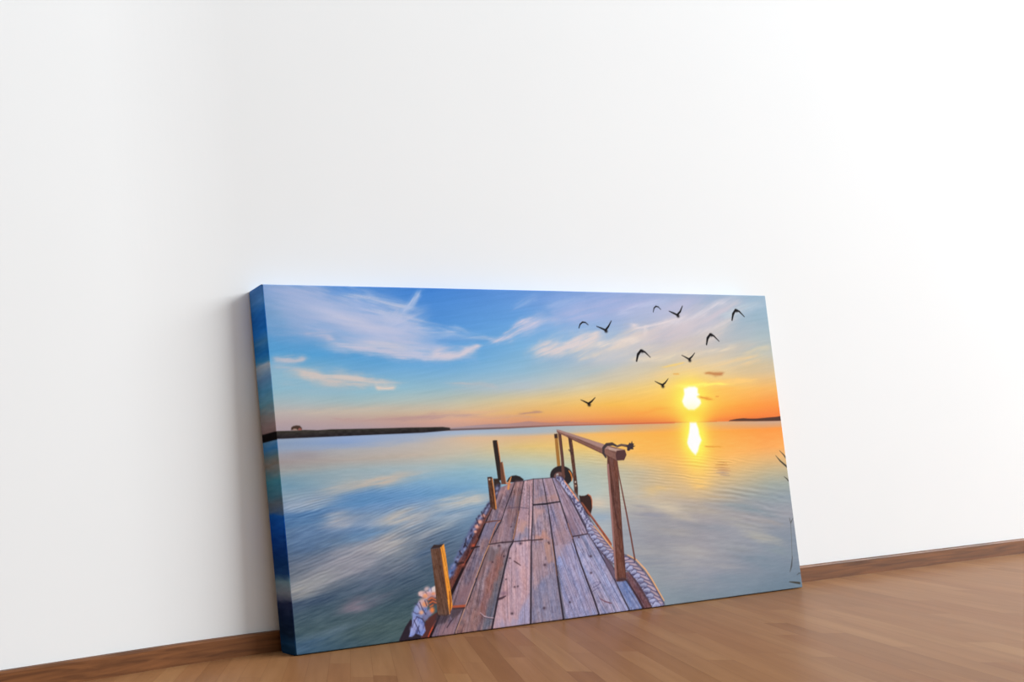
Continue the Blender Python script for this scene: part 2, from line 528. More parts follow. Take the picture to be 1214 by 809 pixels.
cloud([(1020.4, 73.5), (1094.2, 59.4), (1181.9, 48.4)], [16, 20, 18], (150, 172, 190), 0.6, 14, 110, 9, 26)
cloud([(849.3, 146.6), (894.6, 140.5), (917.6, 137.4)], [4, 6, 3], (240, 205, 120), 0.8, 8, 60, 4, 27, 0.1, 0.4)
for k, (c, ru, rv, col, a, g) in enumerate((
        ((249.4, 84.7), 60, 22, (194, 196, 222), 0.75, -8), ((202.5, 76.0), 60, 20, (184, 192, 222), 0.7, -10), ((273.1, 61.0), 40, 14, (186, 194, 224), 0.7, 20),
        ((106.7, 42.1), 80, 18, (176, 188, 222), 0.6, -14), ((302.8, 105.3), 50, 10, (188, 194, 220), 0.6, -4), ((162.5, 58.8), 70, 10, (200, 200, 222), 0.6, -14),
        ((224.9, 102.2), 60, 9, (206, 202, 216), 0.8, -6), ((69.1, 17.0), 50, 12, (166, 182, 220), 0.6, -12), ((359.1, 84.5), 50, 8, (176, 192, 224), 0.6, 0),
        ((31.0, 76.5), 50, 14, (140, 170, 212), 0.5, -8))):
    haze(c, ru, rv, col, a, g, 700 + 7 * k, 100, 7)
# left low clouds
cloud([(-3.8, 126.5), (41.7, 124.0), (69.0, 121.4)], [14, 14, 6], (186, 190, 204), 0.95, 3, 100, 5, 31, 0.15, 0.5)
cloud([(-1.6, 134.8), (40.2, 138.0), (63.7, 141.0)], [12, 12, 6], (180, 190, 204), 0.8, -3, 100, 5, 32)
cloud([(25.2, 146.2), (78.4, 152.4), (142.7, 159.0), (242.6, 169.3)], [10, 20, 20, 8], (206, 196, 192), 1.0, -6, 110, 6, 33, 0.15, 0.5)
cloud([(78.7, 149.6), (127.3, 150.3), (192.3, 162.6), (260.6, 163.7)], [8, 14, 12, 6], (214, 202, 196), 0.85, -4, 100, 5, 34)
cloud([(191.3, 171.3), (242.1, 173.6)], [10, 8], (222, 206, 196), 0.9, -2, 70, 5, 35, 0.1, 0.45)
cloud([(-1.1, 159.6), (76.7, 167.8), (157.0, 179.2)], [20, 22, 16], (160, 186, 202), 0.6, -6, 120, 8, 36)
cloud([(330.4, 169.3), (421.1, 172.3), (468.5, 182.2)], [6, 9, 6], (188, 188, 192), 0.8, -6, 90, 4, 37)
cloud([(347.0, 179.9), (457.6, 179.0), (555.2, 168.3)], [10, 12, 10], (178, 188, 196), 0.5, 4, 120, 6, 38)
cloud([(-6.1, 207.6), (120.4, 211.0), (255.1, 208.8), (361.5, 207.0)], [7, 9, 9, 6], (205, 188, 170), 0.7, 2, 140, 5, 39)
cloud([(86.7, 222.7), (201.6, 227.5), (359.1, 226.2), (451.3, 225.8)], [5, 8, 9, 5], (188, 152, 150), 0.75, 2, 140, 4, 40)
cloud([(288.6, 219.8), (396.3, 219.8), (470.7, 221.8)], [5, 7, 4], (222, 176, 140), 0.7, 2, 100, 4, 41)
cloud([(498.3, 228.7), (531.4, 226.5), (556.6, 227.2)], [4, 6, 3], (190, 145, 125), 0.8, 3, 60, 4, 42, 0.1, 0.4)
cloud([(358.5, 230.7), (469.4, 230.9), (545.6, 236.2)], [5, 6, 4], (206, 160, 140), 0.7, 0, 120, 4, 43)
# orange haze close to the sun side
cloud([(796.0, 207.9), (884.4, 203.3), (1022.3, 199.4), (1167.6, 195.4)], [14, 18, 20, 18], (250, 176, 82), 0.5, 4, 160, 6, 44)
cloud([(749.9, 229.3), (880.1, 229.5), (1040.5, 230.3), (1166.2, 230.1)], [12, 12, 16, 16], (248, 140, 60), 0.55, 2, 200, 5, 45)
for k, (c, ru, rv, col, a, g) in enumerate((
        ((673.8, 42.5), 60, 14, (172, 182, 220), 0.6, 12), ((792.8, 21.7), 70, 16, (172, 178, 216), 0.6, 12), ((925.1, 23.4), 60, 12, (186, 186, 212), 0.6, 18),
        ((1026.3, 39.2), 60, 14, (200, 192, 204), 0.7, 22), ((905.5, 73.9), 70, 13, (208, 194, 200), 0.75, 20), ((796.6, 93.8), 70, 12, (216, 202, 198), 0.75, 18),
        ((1000.0, 83.8), 70, 13, (206, 196, 192), 0.7, 20), ((1116.0, 73.2), 50, 12, (170, 182, 192), 0.6, 16), ((877.0, 112.2), 70, 12, (212, 198, 186), 0.7, 14),
        ((1035.7, 121.4), 70, 11, (204, 190, 170), 0.7, 14), ((745.6, 119.7), 60, 11, (190, 192, 198), 0.6, 14), ((794.4, 149.3), 60, 10, (206, 198, 178), 0.6, 10),
        ((939.7, 140.9), 70, 10, (226, 200, 160), 0.7, 12), ((1114.6, 149.5), 50, 10, (210, 188, 150), 0.6, 12), ((1054.7, 11.4), 50, 8, (190, 192, 206), 0.6, 16),
        ((678.3, 151.2), 60, 9, (170, 188, 196), 0.5, 8), ((1124.3, 26.1), 40, 8, (158, 180, 200), 0.6, 14), ((617.3, 11.3), 50, 8, (130, 164, 222), 0.5, 8))):
    haze(c, ru, rv, col, a, g, 600 + 7 * k, 90, 6)
for k, (pts, w, col, a, g) in enumerate((
        ([(780.2, 61.2), (829.0, 67.5), (885.8, 57.2), (945.1, 40.0)], [5, 8, 9, 5], (224, 212, 214), 0.8, 10), ([(815.0, 87.3), (830.1, 74.1), (823.0, 64.2)], [6, 8, 4], (226, 214, 212), 0.7, 60),
        ([(884.2, 67.3), (943.4, 50.1), (1017.5, 22.2), (1079.9, 4.1)], [5, 9, 9, 4], (216, 210, 218), 0.7, 24), ([(684.9, 106.6), (749.1, 97.0), (825.9, 87.3)], [5, 9, 5], (230, 216, 206), 0.75, 14),
        ([(949.2, 83.8), (1022.2, 63.2), (1097.3, 42.1)], [5, 8, 4], (214, 204, 204), 0.65, 22), ([(896.8, 127.2), (990.2, 114.3), (1086.9, 100.9)], [4, 7, 4], (226, 210, 186), 0.65, 12),
        ([(736.4, 41.9), (824.9, 24.6), (916.0, 10.0)], [8, 12, 8], (196, 200, 226), 0.6, 12), ([(1025.7, 42.7), (1099.7, 28.1), (1175.2, 16.7)], [6, 9, 6], (190, 204, 214), 0.6, 14),
        ([(1083.3, 121.6), (1133.5, 111.5), (1184.1, 104.7)], [5, 8, 6], (214, 200, 170), 0.6, 14), ([(764.8, 132.8), (852.4, 126.9), (932.3, 117.4)], [5, 8, 5], (226, 212, 190), 0.6, 10),
        ([(979.3, 178.4), (1049.9, 176.1), (1135.2, 170.5)], [4, 6, 4], (252, 204, 120), 0.6, 4), ([(574.2, 34.0), (636.2, 20.6), (699.8, 6.8)], [8, 12, 8], (158, 182, 226), 0.6, 16))):
    cloud(pts, [q * 1.6 for q in w], col, a, g, 80, 4, 900 + k * 5, 0.2, 0.6)
# dark sunset streak clouds
cloud([(968.6, 159.7), (1001.1, 159.3), (1029.7, 156.2)], [3, 8, 4], (186, 124, 84), 1.0, 6, 50, 4, 46, 0.0, 0.3)
cloud([(886.9, 160.3), (904.9, 159.9)], [3, 3], (222, 160, 90), 0.9, 3, 40, 4, 47, 0.0, 0.3)

# ---- sun and its glow
SUN = (928.4, 209.2)
spot(SUN, 115, 54, (255, 200, 84), 0.42, 0, 1.5)
spot((928.1, 210.8), 54, 40, (255, 222, 80), 0.8, 0, 1.8)
spot((928.1, 210.8), 40, 33, (255, 246, 92), 0.95, 0, 2.4)
cloud([(887.6, 183.5), (955.8, 181.3), (1049.0, 181.2)], [6, 8, 5], (255, 240, 110), 0.8, 6, 90, 4, 48, 0.1, 0.5)
spot((929.3, 244.1), 30, 13, (254, 196, 52), 0.8)
poly([(911.4, 188.9), (925.6, 185.2), (941.5, 185.1), (948.8, 188.7), (947.3, 197.9), (951.3, 201.3), (943.8, 205.4), (951.9, 211.4), (953.1, 218.1), (946.3, 224.6), (932.4, 231.4), (916.9, 230.5), (906.8, 223.6), (902.8, 213.6), (910.7, 200.0)], (253, 252, 255), 3.6)
cloud([(942.6, 205.3), (965.3, 206.7), (992.5, 209.4)], [5, 6, 3], (236, 160, 62), 1.0, -4, 60, 5, 49, 0.0, 0.25)
cloud([(997.8, 205.7), (1007.1, 205.9)], [3, 3], (236, 156, 66), 0.8, 0, 50, 4, 50, 0.0, 0.25)

# ---- far shore: hills, islands, reed bank
def hill_col(u, v):
    t = smooth(330, 880, u)[..., None]
    return np.array((168, 146, 152)) * (1 - t) + np.array((216, 116, 78)) * t
poly([(341.9, 247.9), (371.0, 245.9), (396.8, 244.6), (430.2, 243.3), (467.6, 244.5), (490.6, 243.1), (517.8, 240.9), (544.5, 243.8), (575.6, 246.0), (607.7, 243.9), (635.5, 246.6), (663.8, 248.1), (698.5, 250.2), (746.4, 251.7), (799.8, 252.0), (876.2, 253.4), (875.7, 256.7), (746.0, 254.2), (578.8, 251.7), (466.5, 252.3), (341.3, 252.3)], hill_col, 1.2, 0.95)
stroke([(343.3, 250.6), (466.6, 251.4), (578.8, 251.1), (663.2, 252.2), (746.2, 253.3), (853.9, 254.2), (989.2, 256.2)], [3.4, 3.0, 2.0, 1.6, 1.8, 1.8, 1.0], lambda u, v: (1 - smooth(330, 900, u))[..., None] * np.array((96, 84, 88)) + smooth(330, 900, u)[..., None] * np.array((214, 92, 50)), 1.2, 0.85)
poly([(1022.9, 256.6), (1026.8, 254.7), (1046.0, 252.5), (1065.2, 251.8), (1084.0, 253.3), (1103.2, 253.7), (1132.6, 252.7), (1159.7, 251.9), (1177.4, 250.2), (1175.5, 260.6), (1107.1, 259.2)], (84, 56, 48), 1.1)
def bank_col(u, v):
    n = fbm(u / 9, v / 4, 3, 61)[..., None]
    t = smooth(238, 254, v)[..., None]
    return np.array((66, 62, 54)) * (1 - t) + np.array((44, 39, 42)) * t + (n - 0.5) * 26
poly([(-32.6, 241.8), (1.2, 241.0), (29.2, 241.4), (52.9, 240.8), (76.6, 242.2), (100.8, 241.6), (149.7, 242.4), (199.7, 243.2), (250.9, 243.7), (294.3, 244.6), (327.9, 245.1), (342.9, 247.0), (342.8, 251.8), (284.4, 253.9), (148.4, 253.9), (4.5, 254.0), (-33.9, 253.9)], bank_col, 1.1)
for k in range(4):
    spot((29.7, 236.5), 1, 1, (80, 60, 50), 0.0)
poly([(27.1, 240.0), (27.9, 236.1), (31.5, 234.0), (37.9, 232.9), (44.1, 233.8), (47.5, 237.3), (47.5, 240.9)], (74, 56, 48), 1.2)
poly([(30.2, 240.9), (31.9, 237.9), (37.3, 238.4), (38.6, 241.2)], (172, 142, 128), 1.0, 0.8)
poly([(39.6, 240.9), (42.2, 237.2), (46.8, 238.4), (47.1, 241.2)], (158, 92, 84), 1.0, 0.9)

# ---- water: cloud reflections and ripples
above = V > HORIZON + 6
rl = np.clip(1 - U / 620, 0, 1)
cloud([(-13.1, 274.3), (81.2, 272.7), (196.5, 270.2), (318.1, 266.2)], [9, 8, 8, 6], (140, 164, 206), 0.5, 2, 160, 5, 62)
spot((45.2, 282.3), 34, 7, (156, 148, 154), 0.5)
haze((185.8, 332.3), 78, 9, (196, 184, 172), 0.9, 5, 501)
haze((114.0, 339.7), 40, 9, (178, 178, 176), 0.7, 5, 502)
haze((55.7, 359.9), 50, 11, (166, 172, 180), 0.85, 5, 503)
haze((23.5, 367.5), 34, 7, (158, 174, 196), 0.7, 5, 504)
haze((165.8, 360.8), 90, 13, (98, 145, 192), 0.75, 5, 505)
haze((36.6, 390.1), 46, 14, (80, 122, 168), 0.8, 5, 506)
haze((101.5, 393.1), 26, 12, (190, 184, 184), 1.0, 5, 507)
haze((107.3, 399.0), 46, 14, (156, 166, 186), 0.5, 6, 508)
haze((172.3, 418.9), 60, 11, (98, 140, 184), 0.8, 8, 509)
haze((177.9, 399.6), 44, 10, (150, 166, 192), 0.6, 8, 510)
haze((222.2, 395.5), 44, 14, (188, 184, 180), 0.95, 10, 511)
haze((247.9, 408.6), 44, 14, (174, 176, 182), 0.7, 14, 512)
haze((276.7, 427.8), 34, 10, (156, 162, 172), 0.7, 16, 513)
haze((42.9, 419.2), 56, 20, (98, 128, 168), 0.6, 8, 514)
haze((179.4, 443.2), 58, 17, (174, 172, 172), 0.95, 13, 515)
haze((128.1, 458.7), 76, 22, (158, 156, 166), 0.9, 13, 516)
haze((84.3, 474.3), 78, 24, (146, 146, 158), 0.85, 13, 517)
haze((35.0, 491.8), 64, 18, (150, 152, 158), 0.85, 12, 518)
haze((5.9, 502.6), 40, 12, (158, 158, 158), 0.8, 10, 519)
haze((224.4, 460.8), 44, 13, (138, 144, 152), 0.7, 16, 520)
haze((201.6, 481.5), 50, 12, (118, 126, 140), 0.65, 16, 521)
haze((152.8, 499.6), 60, 12, (96, 108, 130), 0.6, 14, 522)
haze((122.6, 534.0), 34, 12, (132, 120, 134), 0.85, 8, 523)
haze((159.4, 527.9), 40, 10, (108, 114, 130), 0.6, 12, 524)
haze((31.8, 521.1), 66, 8, (64, 82, 108), 0.7, 10, 525)
haze((71.6, 573.8), 70, 10, (98, 118, 132), 0.6, 9, 526)
haze((15.3, 586.4), 50, 9, (76, 104, 132), 0.6, 8, 527)
haze((267.8, 457.1), 40, 18, (82, 104, 134), 0.6, 18, 528)
haze((278.8, 508.0), 30, 30, (72, 96, 112), 0.5, 20, 529)
haze((357.9, 375.1), 58, 11, (190, 190, 186), 0.95, 2, 530)
haze((317.7, 381.4), 40, 8, (178, 184, 190), 0.7, 6, 531)
haze((336.7, 400.1), 50, 8, (156, 172, 190), 0.7, 8, 532)
haze((317.2, 413.3), 36, 7, (168, 176, 184), 0.6, 12, 533)
haze((306.6, 357.5), 70, 7, (110, 158, 198), 0.6, 2, 534)
# right of the jetty
spot((657.5, 399.2), 30, 12, (214, 196, 176), 0.8, 0)
cloud([(630.0, 406.8), (650.1, 408.0), (672.1, 411.0)], [8, 8, 6], (150, 172, 190), 0.7, -2, 60, 5, 83)
spot((661.6, 425.9), 32, 9, (150, 172, 194), 0.75, 0)
spot((666.2, 449.5), 30, 14, (176, 184, 188), 0.7, 0)
cloud([(735.3, 391.2), (807.8, 405.1), (871.2, 418.6)], [26, 40, 30], (200, 184, 160), 0.55, -8, 120, 10, 84)
cloud([(784.4, 416.4), (847.0, 431.7), (911.4, 445.6)], [10, 12, 8], (204, 190, 172), 0.85, -8, 100, 5, 85)
cloud([(732.9, 406.9), (794.6, 420.3), (846.3, 436.4), (909.5, 456.9)], [10, 14, 16, 10], (148, 150, 164), 0.75, -10, 100, 6, 86)
cloud([(759.3, 440.2), (839.5, 477.8), (947.1, 502.1), (1057.9, 533.9)], [40, 60, 50, 40], (148, 150, 158), 0.7, -10, 140, 16, 87)
cloud([(720.8, 484.7), (811.8, 514.0), (918.7, 535.6)], [20, 30, 24], (172, 168, 168), 0.55, -8, 140, 12, 88)
cloud([(826.6, 556.6), (935.6, 569.5), (1050.3, 576.5)], [20, 26, 20], (134, 146, 160), 0.6, -4, 140, 12, 89)
cloud([(981.0, 438.7), (1071.5, 458.0), (1152.9, 477.0)], [10, 14, 12], (164, 158, 156), 0.7, -12, 110, 6, 90)
cloud([(989.0, 459.0), (1066.8, 484.5), (1146.7, 510.6)], [8, 12, 10], (178, 174, 164), 0.6, -14, 110, 6, 91)
cloud([(961.0, 420.9), (1051.6, 436.5), (1156.0, 460.2)], [10, 12, 10], (128, 144, 154), 0.7, -12, 110, 6, 92)
cloud([(802.4, 371.1), (855.2, 382.0), (918.2, 405.2)], [12, 20, 14], (222, 190, 130), 0.55, -10, 110, 8, 93)
spot((794.0, 383.5), 22, 9, (222, 190, 130), 0.6, 0)
for k, (c, ru, rv, col, a, g) in enumerate((
        ((736.5, 383.4), 50, 8, (196, 192, 180), 0.6, -4), ((827.5, 417.5), 60, 9, (206, 194, 172), 0.7, -8), ((769.3, 404.4), 40, 7, (176, 176, 174), 0.6, -8),
        ((846.3, 436.4), 50, 7, (186, 176, 164), 0.7, -10), ((793.0, 429.8), 50, 8, (146, 148, 162), 0.7, -10), ((914.4, 427.9), 60, 8, (176, 166, 154), 0.6, -10),
        ((775.4, 473.1), 60, 14, (150, 150, 160), 0.7, -10), ((841.6, 465.1), 60, 11, (166, 162, 162), 0.7, -12), ((953.2, 466.5), 70, 10, (142, 148, 158), 0.6, -12),
        ((1023.6, 461.4), 60, 8, (162, 160, 156), 0.6, -12), ((1076.8, 495.2), 50, 9, (176, 172, 162), 0.7, -14), ((992.5, 505.5), 60, 12, (150, 154, 160), 0.6, -12),
        ((879.1, 504.9), 60, 13, (172, 168, 168), 0.7, -10), ((789.6, 518.5), 60, 13, (142, 146, 158), 0.6, -8), ((941.1, 537.5), 70, 12, (158, 158, 164), 0.7, -10),
        ((1068.5, 541.4), 60, 12, (124, 140, 154), 0.7, -12), ((848.2, 558.5), 70, 12, (154, 156, 164), 0.7, -6), ((1004.1, 572.4), 60, 11, (128, 142, 156), 0.6, -8),
        ((1119.9, 523.7), 40, 10, (140, 152, 158), 0.6, -12), ((742.2, 549.1), 40, 12, (146, 150, 156), 0.5, -6), ((952.5, 403.9), 60, 8, (196, 176, 146), 0.5, -10),
        ((1079.9, 411.3), 60, 8, (148, 160, 162), 0.6, -10), ((646.7, 362.7), 30, 8, (180, 194, 190), 0.5, 0), ((1052.1, 433.2), 60, 7, (134, 150, 160), 0.6, -12))):
    haze(c, ru, rv, col, a, g, 800 + 7 * k, 90, 5)
# sun glitter column
spot((919.0, 319.8), 150, 58, (250, 178, 86), 0.4, 0, 1.6)
spot((921.3, 333.1), 36, 42, (254, 206, 104), 0.5, 0, 2.0)
cloud([(922.1, 328.2), (921.1, 361.0), (924.6, 394.1)], [70, 60, 40], (250, 200, 110), 0.6, -9, 60, 4, 94)
spot((924.2, 288.7), 42, 44, (254, 220, 78), 0.7, 0, 1.8)
spot((924.4, 287.0), 33, 46, (254, 248, 88), 0.95, 0, 2.6)
poly([(916.5, 256.3), (933.1, 256.8), (937.2, 269.2), (937.7, 280.9), (941.8, 292.0), (934.1, 302.3), (928.1, 313.6), (921.0, 319.9), (912.2, 312.9), (905.1, 302.8), (902.8, 295.4), (907.2, 284.7), (911.5, 275.0)], (253, 252, 255), 3.6)
cloud([(944.1, 305.2), (969.4, 304.5), (994.4, 307.2)], [2.5, 3, 2], (232, 160, 62), 0.9, 0, 60, 4, 95, 0.0, 0.3)

# ripples
def ripple(cu, cv, ru, rv, ang, period, amp, seed, tint=(1, 1, 1)):
    sl = window([(cu, cv)], max(ru, rv) * 1.8)
    u, v = U[sl], V[sl]
    if u.size == 0:
        return
    env = np.exp(-(((u - cu) / ru) ** 2 + ((v - cv) / rv) ** 2) * 1.2)
    wob = fbm(u / 70, v / 25, 3, seed) * 9
    x, y = stretch(u, v + wob, ang, 1, period)
    s = np.sin(y * 2 * math.pi + 2.4 * fbm(u / 45, v / 18, 2, seed + 3))
    brk = smooth(0.3, 0.62, fbm(*stretch(u, v, ang, 55, period * 1.4), 3, seed + 7))
    IMG[sl] += (s * brk * env * amp)[..., None] * np.array(tint) * (v > HORIZON + 4)[..., None]


def rip(c, *a, **k):
    ripple(c[0], c[1], *a, **k)


rip((47.0, 367.5), 60, 22, 8, 4.4, 16, 101)
rip((186.8, 352.2), 100, 20, 10, 4.2, 8, 102)
rip((225.9, 378.6), 70, 20, 12, 4.2, 12, 103)
rip((227.8, 432.8), 90, 40, 15, 5.2, 12, 104)
rip((140.9, 461.1), 120, 40, 15, 5.0, 8, 105)
rip((38.4, 446.0), 70, 60, 14, 6.5, 9, 106)
rip((40.3, 500.4), 80, 32, 12, 5.4, 9, 107)
rip((297.3, 430.7), 60, 30, 14, 5.4, 14, 108)
rip((221.0, 488.8), 60, 40, 18, 6.0, 7, 109)
rip((346.9, 390.5), 70, 26, 8, 4.8, 8, 110)
rip((926.9, 353.1), 150, 34, -7, 6.0, 14, 111, tint=(1, 0.95, 0.8))
rip((1011.1, 399.0), 140, 34, -9, 9.5, 10, 112)
rip((1075.4, 436.3), 110, 50, -10, 11.0, 8, 113)
rip((793.0, 362.6), 90, 30, -7, 6.0, 9, 114)
rip((672.8, 324.9), 60, 26, -8, 5.0, 7, 115)
rip((722.5, 406.3), 60, 40, -8, 6.0, 6, 116)
rip((992.8, 343.0), 24, 10, -7, 5.0, 40, 117, tint=(1, 1, 0.9))
rip((972.5, 487.6), 180, 60, -8, 14, 5, 118)
spot((990.6, 356.2), 18, 7, (196, 160, 130), 0.6, -4)
for k, (x0, x1) in enumerate((( -14, 12), (-20, 14), (-22, 18), (-16, 20), (-20, 14), (-10, 16))):
    c_ = (991.4, 337.9)
    y_ = c_[1] + k * 5.2
    stroke([(c_[0] + x0, y_ - 1.2), (c_[0] + (x0 + x1) / 2, y_), (c_[0] + x1, y_ + 2.2)], [0.8, 2.0, 0.8], (188, 120, 66) if k < 4 else (150, 130, 128), 1.0, 0.55)
IMG += ((fbm(U / 20, V / 2.4, 3, 120) - 0.5) * 10 * smooth(262, 300, V))[..., None]
IMG += ((fbm(*stretch(U, V, 14, 26, 2.6), 3, 122) - 0.5) * 26 * smooth(330, 390, V) * (1 - smooth(250, 470, U)))[..., None] * np.array((1, 1, 0.9))
IMG += ((fbm(U / 120, V / 50, 3, 121) - 0.5) * 8)[..., None]

# grass blades and reeds at the right edge
GR = (70, 66, 58)
stroke([(1144.2, 331.5), (1155.4, 342.9), (1171.8, 354.8)], [1.0, 3.4, 4.4], GR, 1.0)
stroke([(1156.9, 321.4), (1165.4, 328.7), (1172.8, 336.9)], [1.0, 2.4, 3.6], GR, 1.0, 0.9)
stroke([(1160.8, 375.3), (1167.4, 379.7), (1173.3, 385.5)], [1.0, 2.6, 3.4], GR, 1.0, 0.9)
stroke([(1162.4, 470.9), (1159.3, 501.3), (1153.7, 541.7)], [1.6, 1.6, 1.6], (104, 110, 112), 1.0, 0.8)
stroke([(1161.0, 460.2), (1162.6, 470.2), (1170.7, 461.2)], [1.4, 2.4, 1.2], (86, 88, 88), 1.0, 0.85)
stroke([(1142.5, 567.8), (1149.0, 556.5), (1154.9, 538.3)], [1.4, 4.0, 1.4], (82, 84, 86), 1.0, 0.85)
stroke([(1136.9, 587.5), (1149.3, 589.7), (1165.9, 592.8)], [1.4, 3.4, 4.6], GR, 1.0, 0.95)
stroke([(1161.7, 575.5), (1168.7, 572.7), (1174.3, 574.3)], [1.2, 2.6, 2.0], (84, 88, 92), 1.0, 0.8)

# ---- the birds
BIRD = (26, 22, 24)
def bird(pts, ws, body=None):
    stroke(pts, [w * 0.82 for w in ws], BIRD, 0.9)
    if body:
        spot(body, 4.2, 3.6, BIRD, 0.9, 0, 3)
bird([(661.4, 68.5), (665.7, 61.2), (672.0, 57.3), (679.0, 57.9), (685.1, 62.3)], [2.0, 3.2, 3.4, 2.8, 1.6])
bird([(705.6, 65.1), (715.6, 68.3), (726.7, 72.5), (735.0, 65.3), (744.0, 54.4)], [1.6, 3.6, 5.0, 4.2, 1.6], (727.7, 74.1))
bird([(854.6, 36.2), (858.1, 28.2), (863.5, 24.6), (869.6, 25.7), (875.4, 30.8)], [1.6, 2.8, 3.2, 2.6, 1.4])
bird([(896.8, 33.8), (908.1, 37.7), (917.6, 41.3), (926.9, 34.4), (934.7, 23.1)], [1.6, 4.4, 5.2, 4.6, 1.8], (919.6, 43.3))
bird([(1067.9, 50.8), (1073.0, 38.1), (1081.7, 29.4), (1091.7, 32.4), (1104.5, 43.4)], [4.0, 6.6, 5.6, 4.4, 2.0], (1083.8, 31.1))
bird([(987.8, 100.8), (992.7, 88.2), (1001.6, 80.0), (1010.8, 83.1), (1023.9, 94.3)], [4.0, 6.8, 5.6, 4.4, 2.0], (1004.1, 81.4))
bird([(796.2, 132.7), (801.6, 120.0), (810.7, 111.9), (820.6, 115.2), (832.9, 125.6)], [4.0, 6.8, 5.6, 4.2, 1.8], (813.0, 113.5))
bird([(916.6, 122.0), (927.1, 126.4), (935.1, 130.2), (943.2, 125.5), (952.5, 117.8)], [1.4, 3.2, 4.8, 3.8, 1.4], (936.6, 132.5))
bird([(837.6, 172.8), (847.4, 177.2), (855.7, 180.3), (863.9, 176.2), (872.9, 168.4)], [1.4, 3.2, 4.8, 3.8, 1.4], (856.6, 182.9))
bird([(646.2, 204.8), (656.2, 208.8), (663.8, 212.2), (672.2, 208.2), (681.7, 201.2)], [1.4, 3.4, 4.8, 4.0, 1.4], (665.1, 214.4))

# ---- the jetty
def wood(base_, ang, seed, amp=26, lu=60, lv=3.2, blot=None, speck=34):
    def f(u, v):
        x, y = stretch(u, v, ang, lu, lv)
        n = fbm(x, y, 4, seed) - 0.5
        m = fbm(x * 1.6, y * 0.22, 3, seed + 2)
        k = fbm(u / 5, v / 7, 2, seed + 4) - 0.5
        g = fbm(x * 0.6, y * 2.2, 3, seed + 6)
        c = np.array(base_, float) + (n * amp * 2.2 + k * amp * 1.3)[..., None] * np.array((1, 0.95, 0.95)) + (fbm(u / 2.4, v / 3.0, 2, seed + 8) - 0.5)[..., None] * speck + (fbm(x * 2, y * 0.4, 3, seed + 9) - 0.5)[..., None] * np.array((34, 4, -22)) * (speck / 34)
        c = c * (1 - 0.22 * smooth(0.52, 0.76, g))[..., None]
        if blot:
            for (bc, lo, hi) in blot:
                a = smooth(lo - 0.06, hi + 0.08, m)[..., None]
                c = c * (1 - a * 0.5) + (np.array(bc) + (n * amp)[..., None]) * a * 0.5
            
        return c
    return f

# dark fenders and tyres behind the deck
TYRE = (48, 40, 42)
poly([(453.5, 347.9), (458.9, 341.2), (466.2, 338.0), (475.7, 337.3), (484.8, 340.2), (492.8, 346.0), (487.3, 349.6), (460.8, 349.7)], TYRE, 1.0)
poly([(424.9, 341.0), (435.7, 341.2), (440.1, 350.1), (437.0, 358.9), (429.4, 368.9), (424.8, 367.2)], (58, 44, 40), 1.0)
poly([(432.1, 273.4), (437.1, 272.4), (442.3, 272.9), (444.2, 311.4), (443.1, 344.3), (435.1, 345.4), (434.1, 322.9)], (52, 42, 40), 1.0)
stroke([(442.5, 275.3), (444.0, 299.4), (444.4, 312.9)], [1.6, 1.6, 1.2], (214, 120, 62), 1.0, 0.85)
poly([(443.1, 312.6), (449.0, 311.9), (450.1, 331.2), (451.8, 352.3), (441.0, 351.7)], (112, 72, 56), 1.0)
stroke([(449.1, 314.0), (450.5, 334.2), (452.4, 350.8)], [1.5, 1.5, 1.5], (216, 130, 76), 1.0, 0.8)
# right hand far posts
poly([(574.1, 266.4), (581.2, 266.3), (580.9, 297.6), (580.1, 329.9), (572.3, 329.5), (573.0, 297.2)], (166, 116, 58), 1.0)
poly([(573.6, 266.7), (581.2, 266.0), (581.1, 274.1), (573.5, 274.4)], (70, 50, 44), 1.0)
ring = [(0, 0)]
tc_ = (579.9, 343.8)
def ell(c, ru, rv, n=28, a0=0, a1=2 * math.pi):
    return [(c[0] + ru * math.cos(a0 + (a1 - a0) * k / n), c[1] + rv * math.sin(a0 + (a1 - a0) * k / n)) for k in range(n)]
poly(ell(tc_, 26.5, 18.5), TYRE, 1.2)
poly(ell((tc_[0] - 5, tc_[1] + 1.5), 13, 9), (120, 84, 80), 1.5)
poly([(565.4, 344.6), (568.9, 339.5), (573.3, 339.1), (573.0, 344.0)], (206, 204, 200), 1.0, 0.9)
stroke([(598.8, 335.5), (602.4, 340.9), (604.1, 348.1), (602.8, 354.2)], [2.2, 2.6, 2.4, 1.6], (230, 134, 58), 1.0, 0.95)
poly([(582.8, 264.5), (590.2, 264.8), (590.0, 305.7), (588.6, 345.7), (579.8, 354.5), (583.0, 313.1)], (104, 70, 62), 1.0)
stroke([(589.1, 266.9), (588.8, 305.6), (588.2, 342.6)], 1.6, (70, 46, 44), 1.0, 0.8)
poly([(605.5, 272.8), (614.1, 274.7), (615.0, 295.9), (615.0, 331.6), (615.3, 367.2), (613.1, 384.1), (605.9, 374.4), (607.0, 331.2), (606.4, 294.0)], wood((92, 62, 54), -80, 210, 12), 1.0)
spot((610.9, 356.8), 2.0, 1.8, (230, 224, 214), 0.9)
spot((610.7, 363.6), 2.2, 1.6, (222, 180, 150), 0.9)
stroke([(604.4, 297.0), (612.0, 305.1)], 3.0, (66, 46, 44), 1.0, 0.6)
# fender tyre at right
poly([(615.6, 381.5), (621.4, 383.1), (629.5, 383.1), (637.5, 380.9), (642.8, 383.4), (645.4, 390.0), (643.9, 406.9), (636.5, 422.7), (626.9, 414.3), (617.4, 396.7)], (62, 42, 40), 1.1)
stroke([(637.8, 381.2), (643.4, 385.0), (645.4, 393.1), (643.9, 406.1)], [2.0, 2.4, 2.2, 1.0], (200, 112, 76), 1.0, 0.9)

